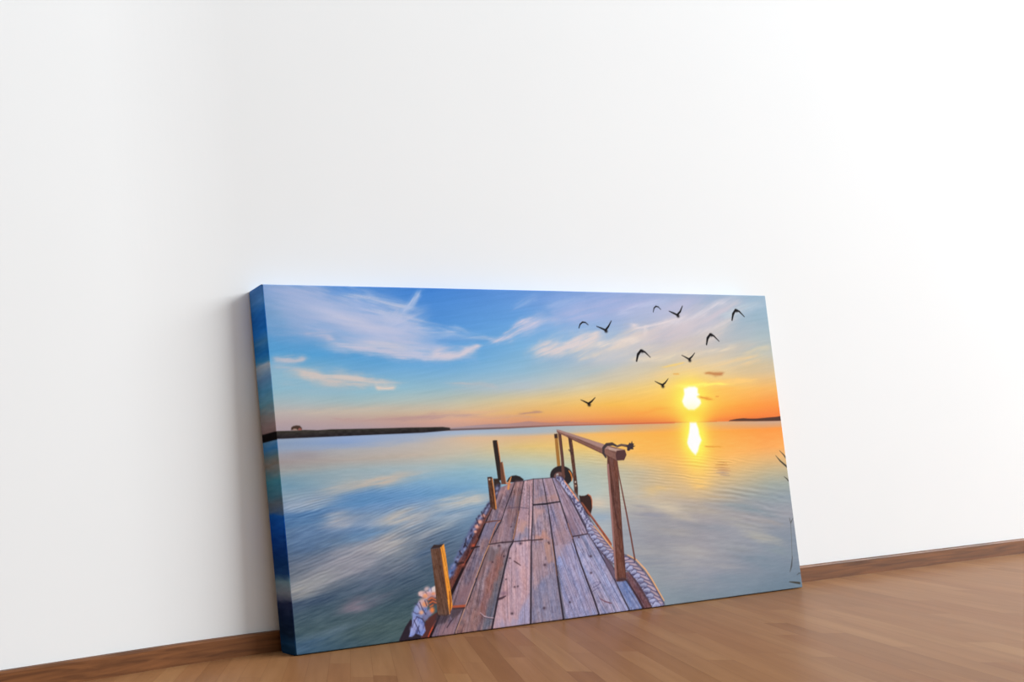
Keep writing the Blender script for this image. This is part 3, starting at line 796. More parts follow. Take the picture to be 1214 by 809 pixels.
# decking: strips between successive seams
S = [
    [(437.2, 357.5), (427.7, 373.3), (418.1, 389.1), (400.2, 413.1), (378.5, 443.9), (345.6, 483.1), (310.0, 530.1), (277.2, 568.3), (250.7, 608.5)],
    [(472.6, 348.9), (462.3, 366.3), (446.4, 391.6), (431.8, 416.7), (406.1, 447.4), (376.1, 495.7), (340.7, 553.9), (331.7, 562.5), (304.7, 607.4)],
    [(491.9, 348.4), (483.2, 373.5), (474.8, 397.8), (458.3, 442.3), (452.1, 456.7), (444.3, 465.0), (431.2, 494.1), (407.8, 548.3), (383.9, 610.2)],
    [(514.4, 345.9), (509.6, 375.1), (505.7, 399.0), (499.7, 430.2), (493.7, 459.8), (486.1, 511.5), (480.6, 548.2), (472.6, 602.1), (471.6, 607.9)],
    [(535.2, 346.7), (537.5, 370.6), (540.3, 395.8), (541.9, 425.6), (543.0, 454.4), (543.7, 474.2), (544.7, 521.1), (546.2, 564.8), (548.4, 608.6)],
    [(557.4, 346.0), (564.8, 370.6), (570.6, 390.8), (580.2, 427.5), (589.3, 457.8), (596.9, 489.9), (611.8, 537.6), (623.4, 572.2), (633.3, 608.3)],
    [(572.7, 348.6), (587.1, 371.8), (601.1, 398.8), (617.1, 431.6), (639.8, 472.2), (655.6, 500.6), (679.1, 545.1), (698.6, 587.1), (708.1, 606.6)],
    [(578.5, 349.8), (592.8, 373.7), (611.6, 408.7), (633.2, 453.3), (659.3, 495.5), (690.1, 535.2), (707.1, 546.0), (730.6, 582.4), (743.5, 607.1)]]
D0 = [wood((134, 112, 124), 62, 130, 26, blot=[((164, 128, 134), 0.5, 0.62)]),
      wood((146, 118, 124), 70, 131, 30, blot=[((164, 104, 92), 0.5, 0.64), ((100, 108, 126), 0.60, 0.72)]),
      wood((184, 152, 164), 80, 132, 24, blot=[((196, 158, 166), 0.45, 0.6), ((150, 148, 184), 0.62, 0.7)]),
      wood((156, 138, 156), 90, 133, 26, blot=[((186, 140, 134), 0.54, 0.66), ((118, 120, 156), 0.62, 0.72)]),
      wood((156, 142, 168), -76, 134, 24, blot=[((172, 138, 142), 0.54, 0.66)]),
      wood((150, 136, 162), -66, 135, 26, blot=[((160, 128, 140), 0.54, 0.66)]),
      wood((120, 112, 142), -58, 136, 22)]
for k in range(7):
    poly(S[k] + S[k + 1][::-1], D0[k], 0.9)
# the nearer boards of the right half are cooler and lighter
NE = [(4, [(543.6, 469.6), (545.9, 534.7), (548.7, 601.1), (633.3, 608.3), (623.4, 572.2), (611.8, 537.6), (596.9, 489.9), (591.9, 467.2)], wood((156, 152, 188), -72, 140, 26, blot=[((164, 150, 176), 0.5, 0.62)])),
      (5, [(591.8, 457.1), (625.8, 453.7), (639.8, 472.2), (655.6, 500.6), (679.1, 545.1), (698.6, 587.1), (708.1, 606.6), (633.3, 608.3), (623.4, 572.2), (611.8, 537.6), (597.7, 484.5)], wood((164, 160, 194), -62, 141, 26, blot=[((176, 160, 178), 0.54, 0.66)])),
      (6, [(679.5, 545.7), (709.0, 547.1), (730.6, 582.4), (743.5, 607.1), (708.1, 606.6), (698.6, 587.1)], wood((124, 134, 178), -58, 142, 22))]
for k, pts, c in NE:
    poly(pts, c, 0.9)
poly([(701.3, 530.0), (723.9, 531.9), (763.3, 602.8), (737.9, 602.6)], wood((118, 80, 84), -58, 143, 14), 1.0)
# warm light and cool shade patches that belong to the printed photograph
def patch(pts, col, a, soft=4.0):
    poly(pts, col, soft + 3.0, a * 0.72, 5.0)
patch([(449.7, 458.0), (491.3, 457.6), (481.8, 526.0), (465.5, 561.6), (431.4, 592.0), (398.1, 592.9), (416.9, 534.9)], wood((206, 166, 174), 84, 150, 20), 0.85, 3.0)
patch([(478.5, 549.5), (465.3, 563.0), (442.4, 593.1), (441.4, 600.3), (471.2, 602.0)], wood((154, 156, 196), 84, 151, 20), 0.9, 3.0)
patch([(496.5, 461.5), (525.4, 460.7), (528.0, 497.1), (504.4, 528.0), (485.3, 541.2)], wood((176, 146, 154), 88, 152, 20), 0.8, 3.0)
patch([(523.5, 460.6), (538.5, 458.7), (541.4, 498.2), (527.6, 500.0)], (200, 146, 124), 0.8, 1.6)
patch([(510.0, 528.5), (541.6, 510.2), (546.3, 599.4), (477.1, 599.7), (485.3, 541.2)], wood((134, 134, 164), -84, 153, 22), 0.85, 3.0)
patch([(399.8, 457.2), (442.5, 456.0), (441.7, 461.9), (409.5, 466.8)], (186, 168, 180), 0.8, 1.5)
patch([(409.4, 481.4), (426.6, 476.9), (416.2, 512.9), (384.8, 582.8), (360.8, 573.2), (386.3, 517.5)], wood((166, 106, 96), 70, 154, 26), 0.7, 3.0)
patch([(426.9, 488.8), (437.7, 477.8), (407.3, 551.6), (386.5, 597.5), (366.1, 601.1), (389.2, 549.9)], wood((94, 108, 128), 74, 155, 18), 0.75, 2.0)
patch([(468.0, 420.6), (492.5, 422.2), (484.7, 436.7), (468.5, 444.5)], (196, 150, 136), 0.85, 2.0)
patch([(461.9, 451.5), (487.0, 433.9), (492.3, 437.2), (490.0, 453.6)], (120, 128, 158), 0.7, 2.0)
patch([(502.2, 448.4), (524.4, 441.0), (537.8, 455.6), (501.2, 455.0)], (206, 142, 120), 0.85, 2.0)
patch([(507.6, 396.1), (531.4, 405.2), (507.8, 421.8)], (198, 152, 146), 0.85, 2.0)
patch([(545.3, 444.0), (578.7, 443.3), (583.5, 465.0), (567.0, 469.9), (547.2, 471.4)], (176, 138, 140), 0.7, 3.0)
patch([(547.0, 472.9), (567.0, 469.9), (558.1, 490.4), (546.5, 489.5)], (190, 150, 146), 0.6, 2.0)
patch([(475.8, 350.5), (490.9, 351.3), (485.2, 364.6), (470.6, 360.8)], (190, 142, 140), 0.6, 2.0)
patch([(540.8, 379.9), (568.4, 378.5), (566.9, 389.1), (539.3, 390.5)], (190, 142, 130), 0.7, 2.0)
patch([(513.9, 378.3), (537.4, 376.7), (537.2, 391.9), (510.2, 391.1)], (186, 138, 126), 0.7, 2.0)
patch([(435.4, 370.8), (451.1, 365.7), (460.2, 354.2), (448.6, 356.6), (436.2, 364.9)], (200, 150, 150), 0.75, 2.0)
patch([(444.1, 389.2), (461.5, 372.3), (471.9, 378.9), (458.6, 393.1)], (118, 116, 150), 0.5, 3.0)
patch([(422.9, 408.6), (443.3, 395.1), (454.1, 398.8), (433.1, 415.3)], (186, 150, 166), 0.6, 2.0)
patch([(480.3, 400.4), (499.6, 398.6), (494.8, 419.4), (472.0, 432.8), (464.9, 429.3)], (180, 142, 150), 0.6, 3.0)
patch([(432.3, 421.1), (456.6, 407.9), (450.9, 449.2), (409.3, 455.0)], (170, 140, 156), 0.6, 3.0)
patch([(572.9, 415.4), (590.5, 416.6), (611.9, 461.0), (592.2, 459.6)], (120, 96, 112), 0.6, 2.0)
patch([(395.8, 418.6), (429.4, 415.7), (403.2, 445.7), (377.8, 443.8)], (122, 124, 158), 0.7, 2.0)
patch([(277.7, 586.0), (322.8, 576.5), (310.8, 600.9), (262.1, 599.9)], (160, 122, 132), 0.6, 3.0)
patch([(319.3, 534.6), (357.6, 515.0), (345.8, 550.0), (334.0, 559.0), (312.9, 556.9)], (138, 104, 114), 0.6, 3.0)

SEAM = (46, 38, 48)
for k, w in ((1, 2.2), (2, 3.2), (3, 3.4), (4, 3.6), (5, 3.4), (6, 2.2)):
    n = len(S[k])
    stroke(S[k], [1.6 + (w * 1.25 - 1.6) * i / (n - 1) for i in range(n)], SEAM, 1.0, 0.9)
stroke(S[0], [1.4, 1.6, 2.0, 2.6, 4.4, 7, 9, 9, 7], (38, 24, 28), 1.2, 0.95)
stroke(S[7][3:], [2, 2, 3, 4, 5], (62, 42, 48), 1.0, 0.8)
# sunlit arrises along some seams
stroke([(455.0, 449.5), (465.7, 423.4), (473.3, 401.5)], [2.2, 1.8, 1.2], (206, 138, 96), 0.9, 0.75)
stroke([(401.5, 452.9), (421.3, 420.4), (430.4, 416.0)], [1.8, 2.0, 1.2], (206, 134, 100), 0.9, 0.75)
stroke([(365.5, 509.9), (388.6, 472.4), (402.0, 454.4)], [1.6, 2.2, 2.6], (204, 150, 120), 0.9, 0.85)
stroke([(310.3, 599.4), (331.3, 565.9), (348.2, 537.3), (362.2, 515.4)], [2.0, 2.4, 1.8, 1.4], (210, 160, 140), 0.9, 0.75)
stroke([(540.7, 457.3), (542.3, 492.2), (543.7, 522.5)], [1.6, 2.0, 1.4], (190, 132, 104), 0.9, 0.6)
stroke([(582.4, 431.4), (589.4, 459.4)], 1.6, (212, 140, 116), 0.9, 0.7)
stroke([(503.3, 358.1), (497.6, 401.5), (488.5, 453.4)], [1.2, 1.6, 1.8], (72, 62, 78), 0.9, 0.75)
stroke([(548.2, 504.8), (548.7, 550.0), (552.0, 599.9)], [2, 3.6, 4], (86, 80, 84), 1.2, 0.5)
# butt joints, nails, knots, cracks
for pts in ([(400.0, 455.4), (426.0, 454.4), (453.2, 454.8), (492.5, 454.9)], [(495.4, 455.5), (520.4, 455.5)], [(590.0, 455.7), (608.9, 454.7), (625.1, 453.4)]):
    stroke(pts, 2.2, (60, 46, 54), 0.9, 0.85)
stroke([(507.3, 392.6), (535.1, 392.6), (569.8, 390.5)], [2.6, 3.0, 2.2], (40, 34, 44), 0.9, 0.95)
stroke([(394.9, 416.8), (414.6, 415.5), (431.6, 415.7)], [2.4, 2.2, 1.6], (110, 66, 58), 0.9, 0.85)
stroke([(449.0, 394.9), (475.4, 394.7), (495.8, 398.4)], 1.6, (90, 74, 92), 0.9, 0.7)
for c, r in (((469.5, 459.2), 3.4), ((421.6, 459.4), 3.6), ((429.7, 454.4), 2.6), ((533.0, 461.9), 2.4), ((604.4, 458.0), 2.6), ((533.8, 464.4), 2.0),
             ((442.5, 483.2), 2.2), ((627.0, 494.7), 3.4), ((623.7, 524.8), 2.8), ((434.2, 579.7), 3.4), ((506.6, 577.4), 3.4), ((446.0, 534.1), 2.4),
             ((453.2, 533.8), 2.2), ((429.1, 519.3), 2.0), ((518.9, 501.4), 3.2), ((566.9, 572.8), 2.4), ((403.9, 486.9), 2.0), ((452.7, 428.2), 2.0), ((430.1, 478.7), 2.4)):
    spot(c, r, r * 0.7, (66, 48, 60), 0.85)
stroke([(451.1, 489.0), (457.3, 493.0), (464.5, 497.8)], [2.2, 2.6, 1.4], (76, 52, 58), 0.9, 0.85)
stroke([(407.3, 551.9), (415.5, 550.9), (424.4, 548.2)], [4.6, 4.0, 2.0], (66, 44, 56), 1.2, 0.85)
spot((421.3, 543.2), 9, 4, (120, 88, 112), 0.6)
stroke([(637.4, 572.9), (648.6, 579.5), (663.7, 584.4)], [1.6, 2.4, 2.0], (120, 78, 92), 0.9, 0.9)
stroke([(624.5, 551.8), (637.1, 548.1), (643.8, 544.1)], 1.5, (96, 84, 120), 0.9, 0.7)
stroke([(621.4, 559.2), (632.1, 554.7), (640.3, 553.9)], 1.5, (96, 84, 120), 0.9, 0.6)
stroke([(625.5, 544.9), (634.0, 542.0), (643.4, 544.0)], 1.2, (96, 84, 120), 0.9, 0.6)
stroke([(366.0, 571.4), (372.8, 577.8), (380.7, 581.2), (392.8, 583.1)], [1.4, 2.2, 2.2, 1.4], (206, 176, 186), 0.9, 0.85)
stroke([(366.8, 573.8), (373.6, 580.2), (391.8, 585.0)], 1.4, (52, 40, 52), 0.9, 0.6)
stroke([(293.7, 589.1), (301.0, 581.4), (308.8, 575.6)], [2.4, 2.4, 1.2], (66, 46, 56), 0.9, 0.7)
stroke([(588.0, 474.5), (592.1, 514.5), (598.5, 551.6), (605.4, 585.7)], 1.2, (92, 84, 120), 0.9, 0.5)
stroke([(664.4, 542.2), (673.7, 561.6), (690.3, 587.9), (696.3, 602.4)], 1.2, (92, 84, 122), 0.9, 0.5)
stroke([(652.8, 538.1), (664.7, 566.9), (679.8, 602.2)], 1.2, (100, 92, 130), 0.9, 0.45)
stroke([(564.8, 457.6), (571.1, 482.4), (578.6, 525.5), (584.1, 568.5)], 1.1, (104, 92, 120), 0.9, 0.45)
for k in range(60):
    i = int(rng.integers(0, 7))
    t = rng.random() * 7.6
    j = int(t)
    a, b, w = np.array(S[i][j]), np.array(S[i][j + 1]), t - j
    c_, d_ = np.array(S[i + 1][min(j, 8)]), np.array(S[i + 1][min(j + 1, 8)])
    L_ = a * (1 - w) + b * w
    R_ = c_ * (1 - w) + d_ * w
    f = rng.random() * 0.8 + 0.1
    p = L_ * (1 - f) + R_ * f
    dv = (b - a) * (1 - f) + (d_ - c_) * f
    dv = dv / (np.hypot(*dv) + 1e-9)
    ln = 4 + t * 2.6 * rng.random()
    stroke([tuple(p), tuple(p + dv * ln)], 1.0 + 0.1 * t, (72, 56, 72), 0.8, 0.45)
# end grain shadow along the far edge of the deck
stroke([(460.9, 348.9), (491.3, 348.3), (514.6, 346.2), (539.7, 346.3), (563.2, 346.0)], 1.6, (70, 58, 72), 0.9, 0.7)

# ---- left edge: board, rope, posts
poly([(428.4, 367.4), (437.0, 358.9), (422.4, 384.9), (398.4, 412.9), (378.0, 442.4), (345.9, 480.7), (309.6, 527.9), (308.3, 510.6), (323.8, 486.1), (350.5, 459.3), (367.6, 438.7), (390.4, 403.6)], wood((110, 66, 62), 62, 160, 14), 1.0)
stroke([(377.8, 443.8), (356.3, 469.9), (341.6, 486.1)], [1.8, 2.4, 1.8], (176, 82, 60), 1.0, 0.6)
spot((366.2, 455.2), 4, 3.4, (206, 88, 58), 0.8)
spot((340.9, 486.0), 5, 4.4, (176, 88, 70), 0.7)
stroke([(362.3, 459.6), (370.5, 457.9), (378.9, 457.6)], [4, 3.4, 2.0], (52, 36, 40), 1.0, 0.9)
stroke([(321.6, 489.6), (331.3, 483.2), (342.1, 482.4)], [3.0, 5.0, 3.0], (64, 40, 40), 1.2, 0.9)
for (c, r, col) in (((432.3, 358.1), 8, (92, 92, 120)), ((424.4, 370.1), 7, (84, 84, 112)), ((411.1, 386.3), 7, (84, 86, 118)), ((404.5, 394.1), 7, (84, 86, 118)),
                    ((397.6, 399.6), 7, (78, 80, 112)), ((387.1, 409.2), 8, (92, 92, 126)), ((379.5, 417.5), 8, (96, 98, 138)), ((370.4, 425.7), 8, (92, 96, 140)),
                    ((363.9, 434.0), 8, (100, 104, 146)), ((356.0, 444.5), 9, (92, 98, 140)), ((346.6, 456.0), 8, (96, 104, 146)), ((337.0, 466.3), 8, (100, 108, 152)),
                    ((328.7, 475.8), 7, (110, 120, 164)), ((319.2, 488.6), 8, (98, 116, 172)), ((312.7, 498.1), 8, (96, 118, 178))):
    spot(c, r, r * 0.8, col, 0.95, 40, 3)
for k in range(46):
    t_ = k / 45 * 13.99
    j_ = int(t_)
    seq = [(434.5, 355.8), (425.5, 370.2), (411.9, 385.7), (404.5, 394.1), (397.1, 400.2), (386.8, 409.2), (378.7, 418.1), (370.0, 426.3), (363.1, 434.5), (355.6, 444.8), (346.3, 456.0), (336.7, 466.6), (328.3, 476.3), (318.8, 489.1), (311.1, 499.4)]
    a_, b_ = np.array(seq[j_]), np.array(seq[j_ + 1])
    c_ = a_ + (b_ - a_) * (t_ - j_) + (rng.random(2) - 0.5) * 7
    lt = k % 2
    spot((c_[0], c_[1]), 3.4, 2.4, ((150, 152, 190) if lt else (52, 48, 74)), 0.7, 40, 3)
for c, r in (((394.3, 404.7), 4.2), ((385.6, 415.0), 5.4), ((378.1, 422.7), 5.0), ((373.7, 431.2), 3.6)):
    spot(c, r, r * 0.75, (232, 164, 146), 0.95, 0, 3)
for pts in ([(362.4, 436.8), (367.1, 443.0)], [(348.1, 450.3), (352.7, 456.5)], [(335.8, 462.5), (340.3, 468.6)], [(391.2, 397.7), (395.1, 409.8)], [(378.8, 408.7), (382.7, 420.7)], [(324.6, 480.4), (329.5, 483.6)]):
    stroke(pts, 2.2, (48, 40, 56), 1.0, 0.8)
stroke([(352.8, 442.0), (349.9, 450.5), (345.6, 456.0)], 2.6, (44, 36, 46), 1.0, 0.7)
# the near mooring rope, hanging over the corner
poly([(193.9, 600.8), (210.1, 578.9), (221.6, 567.5), (234.0, 577.2), (240.7, 606.0)], (52, 42, 52), 1.5)
poly([(243.6, 582.4), (255.5, 569.6), (275.5, 561.7), (278.1, 569.1), (255.1, 600.6), (237.7, 602.9)], (92, 54, 52), 1.5)
poly([(214.7, 596.2), (222.9, 578.9), (226.1, 563.8), (231.4, 557.3), (242.1, 566.8), (247.9, 575.9), (249.5, 590.1), (241.7, 597.7), (228.8, 592.1), (221.4, 596.9)], wood((136, 146, 206), 60, 170, 26, 20, 4), 1.4)
poly([(226.6, 562.4), (232.4, 549.0), (242.2, 538.6), (254.4, 537.0), (259.5, 543.1), (254.7, 562.5), (245.4, 568.6)], wood((120, 136, 190), 50, 171, 22, 20, 4), 1.4)
poly([(243.2, 530.3), (242.9, 524.6), (251.0, 523.4), (262.8, 525.0), (270.4, 520.0), (278.3, 517.9), (280.1, 525.2), (277.0, 536.3), (259.4, 538.9)], wood((206, 168, 176), 20, 172, 24, 14, 4), 1.4)
poly([(245.7, 565.8), (257.1, 557.0), (268.0, 552.5), (268.7, 561.0), (255.5, 569.6), (246.2, 575.7)], (116, 108, 140), 1.4)
for c, ru, rv, col in (((230.8, 575.5), 5, 9, (166, 174, 222)), ((238.6, 581.9), 4, 9, (150, 160, 214)), ((222.6, 587.2), 4, 7, (158, 168, 220)), ((237.1, 552.2), 8, 7, (152, 164, 212)),
                       ((246.4, 546.1), 7, 6, (196, 176, 196)), ((229.3, 559.9), 5, 5, (140, 154, 206)), ((247.1, 526.4), 6, 4, (236, 196, 190)), ((259.9, 520.5), 6, 4, (226, 190, 190)),
                       ((268.3, 522.7), 5, 4, (188, 188, 222)), ((275.6, 520.0), 5, 3, (232, 216, 214)), ((260.2, 560.2), 6, 6, (140, 140, 180)), ((252.5, 566.5), 5, 6, (122, 126, 168))):
    spot(c, ru, rv, col, 0.8, 20, 3)
for pts in ([(228.2, 555.6), (234.5, 559.9), (243.0, 559.9)], [(233.2, 542.0), (239.5, 546.8), (242.2, 552.7)], [(244.8, 531.8), (249.5, 535.1), (256.5, 534.4)], [(257.5, 526.0), (261.9, 532.0)], [(268.8, 518.5), (269.7, 525.7)], [(233.7, 566.0), (227.8, 572.4), (223.3, 581.7)]):
    stroke(pts, 1.8, (72, 64, 96), 1.0, 0.65)
spot((249.6, 540.2), 8, 6, (222, 176, 168), 0.85, 0, 3)
spot((254.0, 546.0), 7, 5, (238, 150, 100), 0.9, 0, 3)
spot((244.9, 558.6), 5, 4, (240, 170, 130), 0.9, 0, 3)
spot((266.8, 556.6), 5, 5.4, (244, 134, 70), 0.95, 0, 3)
spot((256.1, 531.8), 6, 4, (244, 160, 110), 0.9, 0, 3)
spot((275.1, 524.2), 6, 5, (226, 206, 200), 0.85, 0, 3)
spot((272.6, 529.6), 5, 3, (240, 150, 110), 0.8, 0, 3)
spot((263.9, 530.0), 5, 4, (218, 160, 156), 0.8, 0, 3)
spot((269.4, 541.3), 9, 8, (120, 70, 62), 0.85, 0, 3)
for pts in ([(261.1, 539.0), (268.3, 536.3), (276.5, 540.5)], [(263.1, 544.9), (269.3, 542.1), (276.9, 545.7)], [(263.1, 550.6), (269.6, 548.4)]):
    stroke(pts, 2.0, (224, 110, 62), 0.9, 0.85)
for pts in ([(228.1, 569.6), (232.0, 579.8), (237.4, 591.6)], [(243.5, 541.6), (247.3, 553.2), (253.0, 562.3)], [(233.9, 564.6), (245.2, 569.9), (250.9, 579.0)], [(254.1, 539.8), (256.4, 548.5)], [(237.0, 580.3), (232.3, 591.1)]):
    stroke(pts, 2.0, (60, 54, 86), 1.0, 0.75)
stroke([(253.4, 600.4), (263.8, 586.0), (272.1, 575.5)], [2, 3, 2], (214, 84, 54), 1.0, 0.85)
# left mid post
poly([(412.1, 337.6), (421.3, 337.5), (423.5, 340.3), (425.5, 394.9), (420.8, 396.7), (411.6, 390.7)], wood((92, 62, 50), 96, 180, 14), 1.0)
stroke([(422.4, 340.3), (424.0, 367.1), (424.1, 393.9)], [1.8, 2.2, 2.6], (226, 142, 76), 0.9, 0.95)
spot((416.3, 341.7), 2.0, 1.8, (226, 210, 200), 0.95)
poly([(412.0, 337.9), (421.3, 337.5), (422.1, 340.2), (412.5, 340.0)], (62, 44, 42), 0.9)
# rope end at the far left corner
stroke([(455.6, 360.0), (458.9, 349.6), (464.7, 340.0)], [5, 4.4, 2.0], (222, 148, 88), 1.0, 0.9)
stroke([(453.1, 350.8), (460.4, 352.1)], [3.4, 3.4], (206, 120, 80), 1.0, 0.8)
# left near post
poly([(276.2, 454.4), (296.3, 452.8), (297.6, 483.9), (299.5, 524.1), (301.0, 568.0), (291.9, 570.5), (276.7, 566.1), (277.7, 522.1)], wood((106, 74, 60), 97, 181, 15, 70, 3.4, None, 10), 1.0)
poly([(296.2, 452.5), (304.9, 447.4), (306.7, 467.4), (307.8, 500.5), (308.9, 525.0), (309.8, 553.7), (301.6, 568.6), (300.1, 541.4), (297.9, 489.6)], wood((246, 156, 58), 98, 182, 12, 70, 3.4, None, 8), 1.0)
poly([(275.9, 454.1), (284.1, 447.0), (293.4, 448.2), (305.0, 446.8), (296.3, 453.0)], (64, 50, 50), 1.0)
stroke([(306.3, 529.1), (306.0, 547.6), (303.2, 564.5)], [1.6, 2.6, 2.0], (96, 40, 32), 1.0, 0.8)
stroke([(280.6, 488.2), (283.9, 481.3), (289.3, 480.3)], 1.6, (86, 58, 48), 1.0, 0.6)
stroke([(296.4, 455.1), (298.3, 489.7), (300.5, 541.4)], 1.6, (104, 58, 42), 0.9, 0.7)
poly([(308.8, 553.6), (337.0, 554.4), (335.0, 559.1), (309.3, 558.0)], (176, 88, 64), 1.0)
stroke([(309.9, 558.9), (333.8, 559.8)], 2.4, (56, 38, 42), 1.0, 0.8)
poly([(302.4, 570.1), (310.0, 558.0), (332.0, 560.2), (320.0, 570.5), (306.9, 576.3)], (76, 62, 68), 2.4, 0.7)
poly([(275.0, 565.9), (302.6, 568.7), (292.3, 580.5), (264.0, 584.6)], (66, 56, 66), 3.0, 0.75)

# ---- right edge: rope, batten, hand rail
stroke([(619.5, 396.2), (644.8, 429.4), (669.8, 463.7), (678.5, 476.8)], [3.6, 4.6, 5.2, 5.2], wood((150, 84, 68), -56, 190, 16), 1.0)
stroke([(622.3, 396.4), (647.6, 429.6), (673.1, 464.0), (680.8, 475.4)], 1.3, (190, 106, 76), 0.9, 0.6)
ROPE = [(569.9, 347.3), (577.4, 350.6), (592.3, 371.7), (605.2, 388.3), (617.8, 410.2), (628.6, 429.9), (635.5, 445.8), (650.8, 468.2), (666.8, 486.2), (679.3, 498.6), (702.3, 509.8), (721.7, 519.2), (741.4, 540.5), (755.3, 559.7), (767.7, 580.3), (778.4, 601.1)]
RW = [7, 11, 12, 13, 13, 13, 20, 22, 21, 22, 24, 24, 26, 27, 28, 28]


def rope_frame():
    pts = np.array(ROPE)
    ln = np.concatenate([[0], np.cumsum(np.hypot(*np.diff(pts, axis=0).T))])

    def at(s):
        s = min(max(s, 0), ln[-1] - 0.01)
        i = int(np.searchsorted(ln, s, 'right')) - 1
        f = (s - ln[i]) / (ln[i + 1] - ln[i])
        lo, hi = at_tan(max(s - 8, 0)), at_tan(min(s + 8, ln[-1] - 0.01))
        tn = lo + hi
        return pts[i] * (1 - f) + pts[i + 1] * f, tn / np.hypot(*tn), RW[i] * (1 - f) + RW[i + 1] * f

    def at_tan(s):
        i = min(int(np.searchsorted(ln, s, 'right')) - 1, len(pts) - 2)
        d = pts[i + 1] - pts[i]
        return d / np.hypot(*d)
    return at, ln[-1]


def rope_far(u, v):
    n = fbm(u / 4.2, v / 3.6, 2, 195)
    a = smooth(0.3, 0.7, n)[..., None]
    return np.array((92, 88, 122)) * (1 - a) + np.array((176, 174, 206)) * a


stroke(ROPE, [w + 5 for w in RW], (70, 52, 62), 2.0, 0.6)
stroke(ROPE, RW, rope_far, 1.3)
rope_at, rope_len = rope_frame()
s_ = 0.0
while s_ < rope_len:
    P0, T0, w0 = rope_at(s_)
    if w0 < 17:
        s_ += 3
        continue
    P1, T1, w1_ = rope_at(s_ + 0.66 * w0)
    N0, N1 = np.array((-T0[1], T0[0])), np.array((-T1[1], T1[0]))     # towards the deck
    for (a0, a1, bow, base_c, hi_) in ((-0.06, -0.40, 0.08, (156, 142, 168), (222, 186, 176)), (0.44, -0.16, -0.14, (152, 154, 192), (200, 200, 226))):
        A, B = P0 + N0 * a0 * w0, P1 + N1 * a1 * w1_
        M = (A + B) / 2 + T0 * bow * w0 - N0 * 0.04 * w0
        lw = 0.36 * w0
        j_ = 0.9 + 0.2 * rng.random()
        line_ = [tuple(A), tuple(A * 0.5 + M * 0.5), tuple(M), tuple(M * 0.5 + B * 0.5), tuple(B)]
        stroke(line_, [lw * 0.6, lw * 1.05, lw * 1.15, lw * 1.05, lw * 0.6], (72, 64, 92), 1.3, 0.8)
        stroke(line_, [lw * 0.4, lw * 0.78, lw * 0.9, lw * 0.78, lw * 0.4], np.array(base_c) * j_, 1.3, 0.9)
        sh = -T0 * lw * 0.14
        stroke([tuple(q + sh) for q in (A, M, B)], [lw * 0.1, lw * 0.3, lw * 0.1], np.array(hi_) * (0.95 + 0.1 * rng.random()), 1.4, 0.6)
    s_ += 0.46 * w0
stroke([(585.1, 353.3), (599.0, 372.5), (612.9, 391.8)], [2, 3, 2.4], (246, 158, 108), 0.9, 0.85)
stroke([(643.2, 440.1), (660.7, 459.3), (678.0, 479.9), (683.2, 486.5)], [2.4, 3, 3, 2], (250, 176, 116), 0.9, 0.8)
stroke([(716.4, 499.4), (735.8, 509.4), (755.9, 529.3), (769.7, 549.4), (782.9, 573.2), (793.7, 591.6)], [1.6, 2.4, 3, 3, 3, 2.4], (246, 174, 116), 1.2, 0.9)
poly([(658.8, 498.5), (677.6, 509.3), (681.1, 540.6), (675.0, 540.1), (660.5, 514.1)], (104, 86, 104), 2.0, 0.75)
# big front post with its brace line
poly([(694.5, 311.7), (718.2, 317.5), (716.4, 342.8), (713.4, 405.7), (709.6, 468.2), (707.8, 514.9), (706.8, 542.9), (698.7, 546.8), (682.3, 546.0), (679.9, 537.4), (685.0, 466.4), (689.1, 388.5), (690.9, 341.5)], wood((116, 74, 64), 93, 192, 16, 80, 3.4, None, 14), 1.0)
poly([(691.8, 327.4), (696.3, 327.6), (693.2, 388.8), (689.1, 466.7), (683.8, 544.0), (679.7, 538.9), (685.0, 466.4), (688.6, 391.7), (690.4, 344.6)], (164, 118, 112), 1.0, 0.9)
stroke([(718.1, 323.9), (713.7, 390.0), (708.8, 468.2), (705.6, 539.7)], 1.8, (78, 46, 42), 1.0, 0.7)
stroke([(700.2, 434.7), (701.0, 445.7), (705.8, 452.3), (706.0, 464.8)], [2, 3.4, 3, 2], (74, 46, 42), 1.0, 0.7)
stroke([(696.6, 479.7), (700.8, 492.5)], 3, (84, 52, 46), 1.2, 0.6)
spot((695.9, 543.5), 12, 3, (62, 48, 56), 0.8)
stroke([(717.4, 325.4), (718.3, 350.8), (724.6, 410.3), (730.1, 468.2), (733.1, 509.2)], [2.2, 2.8, 3.4, 3.6, 3.6], (112, 66, 58), 1.0)
# rail
poly([(580.2, 258.3), (585.6, 259.1), (639.4, 275.0), (694.4, 291.2), (740.7, 302.6), (742.5, 312.2), (735.2, 321.8), (714.6, 321.8), (683.6, 307.5), (637.6, 287.4), (604.6, 273.7), (580.6, 263.5)], wood((136, 96, 86), -24, 193, 12, 60, 3.0, None, 10), 1.0)
poly([(580.2, 258.3), (585.6, 259.1), (639.4, 275.0), (694.4, 291.2), (724.0, 301.9), (689.1, 298.9), (638.6, 280.6), (581.4, 260.8)], (178, 142, 134), 1.0, 0.8)
stroke([(605.4, 273.7), (637.6, 287.4), (683.7, 306.9), (714.7, 321.2)], 1.8, (92, 56, 50), 1.0, 0.7)
poly([(699.8, 296.2), (726.2, 301.0), (739.8, 302.6), (721.3, 305.6), (701.2, 301.0)], (200, 168, 154), 1.0, 0.75)
poly([(719.6, 303.3), (739.8, 302.6), (742.5, 312.2), (735.2, 321.8), (716.7, 321.9), (715.4, 311.1)], (88, 58, 58), 1.1)
RB = (72, 60, 62)
stroke([(711.1, 290.6), (696.5, 290.7), (687.6, 297.3), (686.2, 306.7), (690.9, 313.8)], [5, 5.6, 5.8, 5.6, 4.6], RB, 1.1)
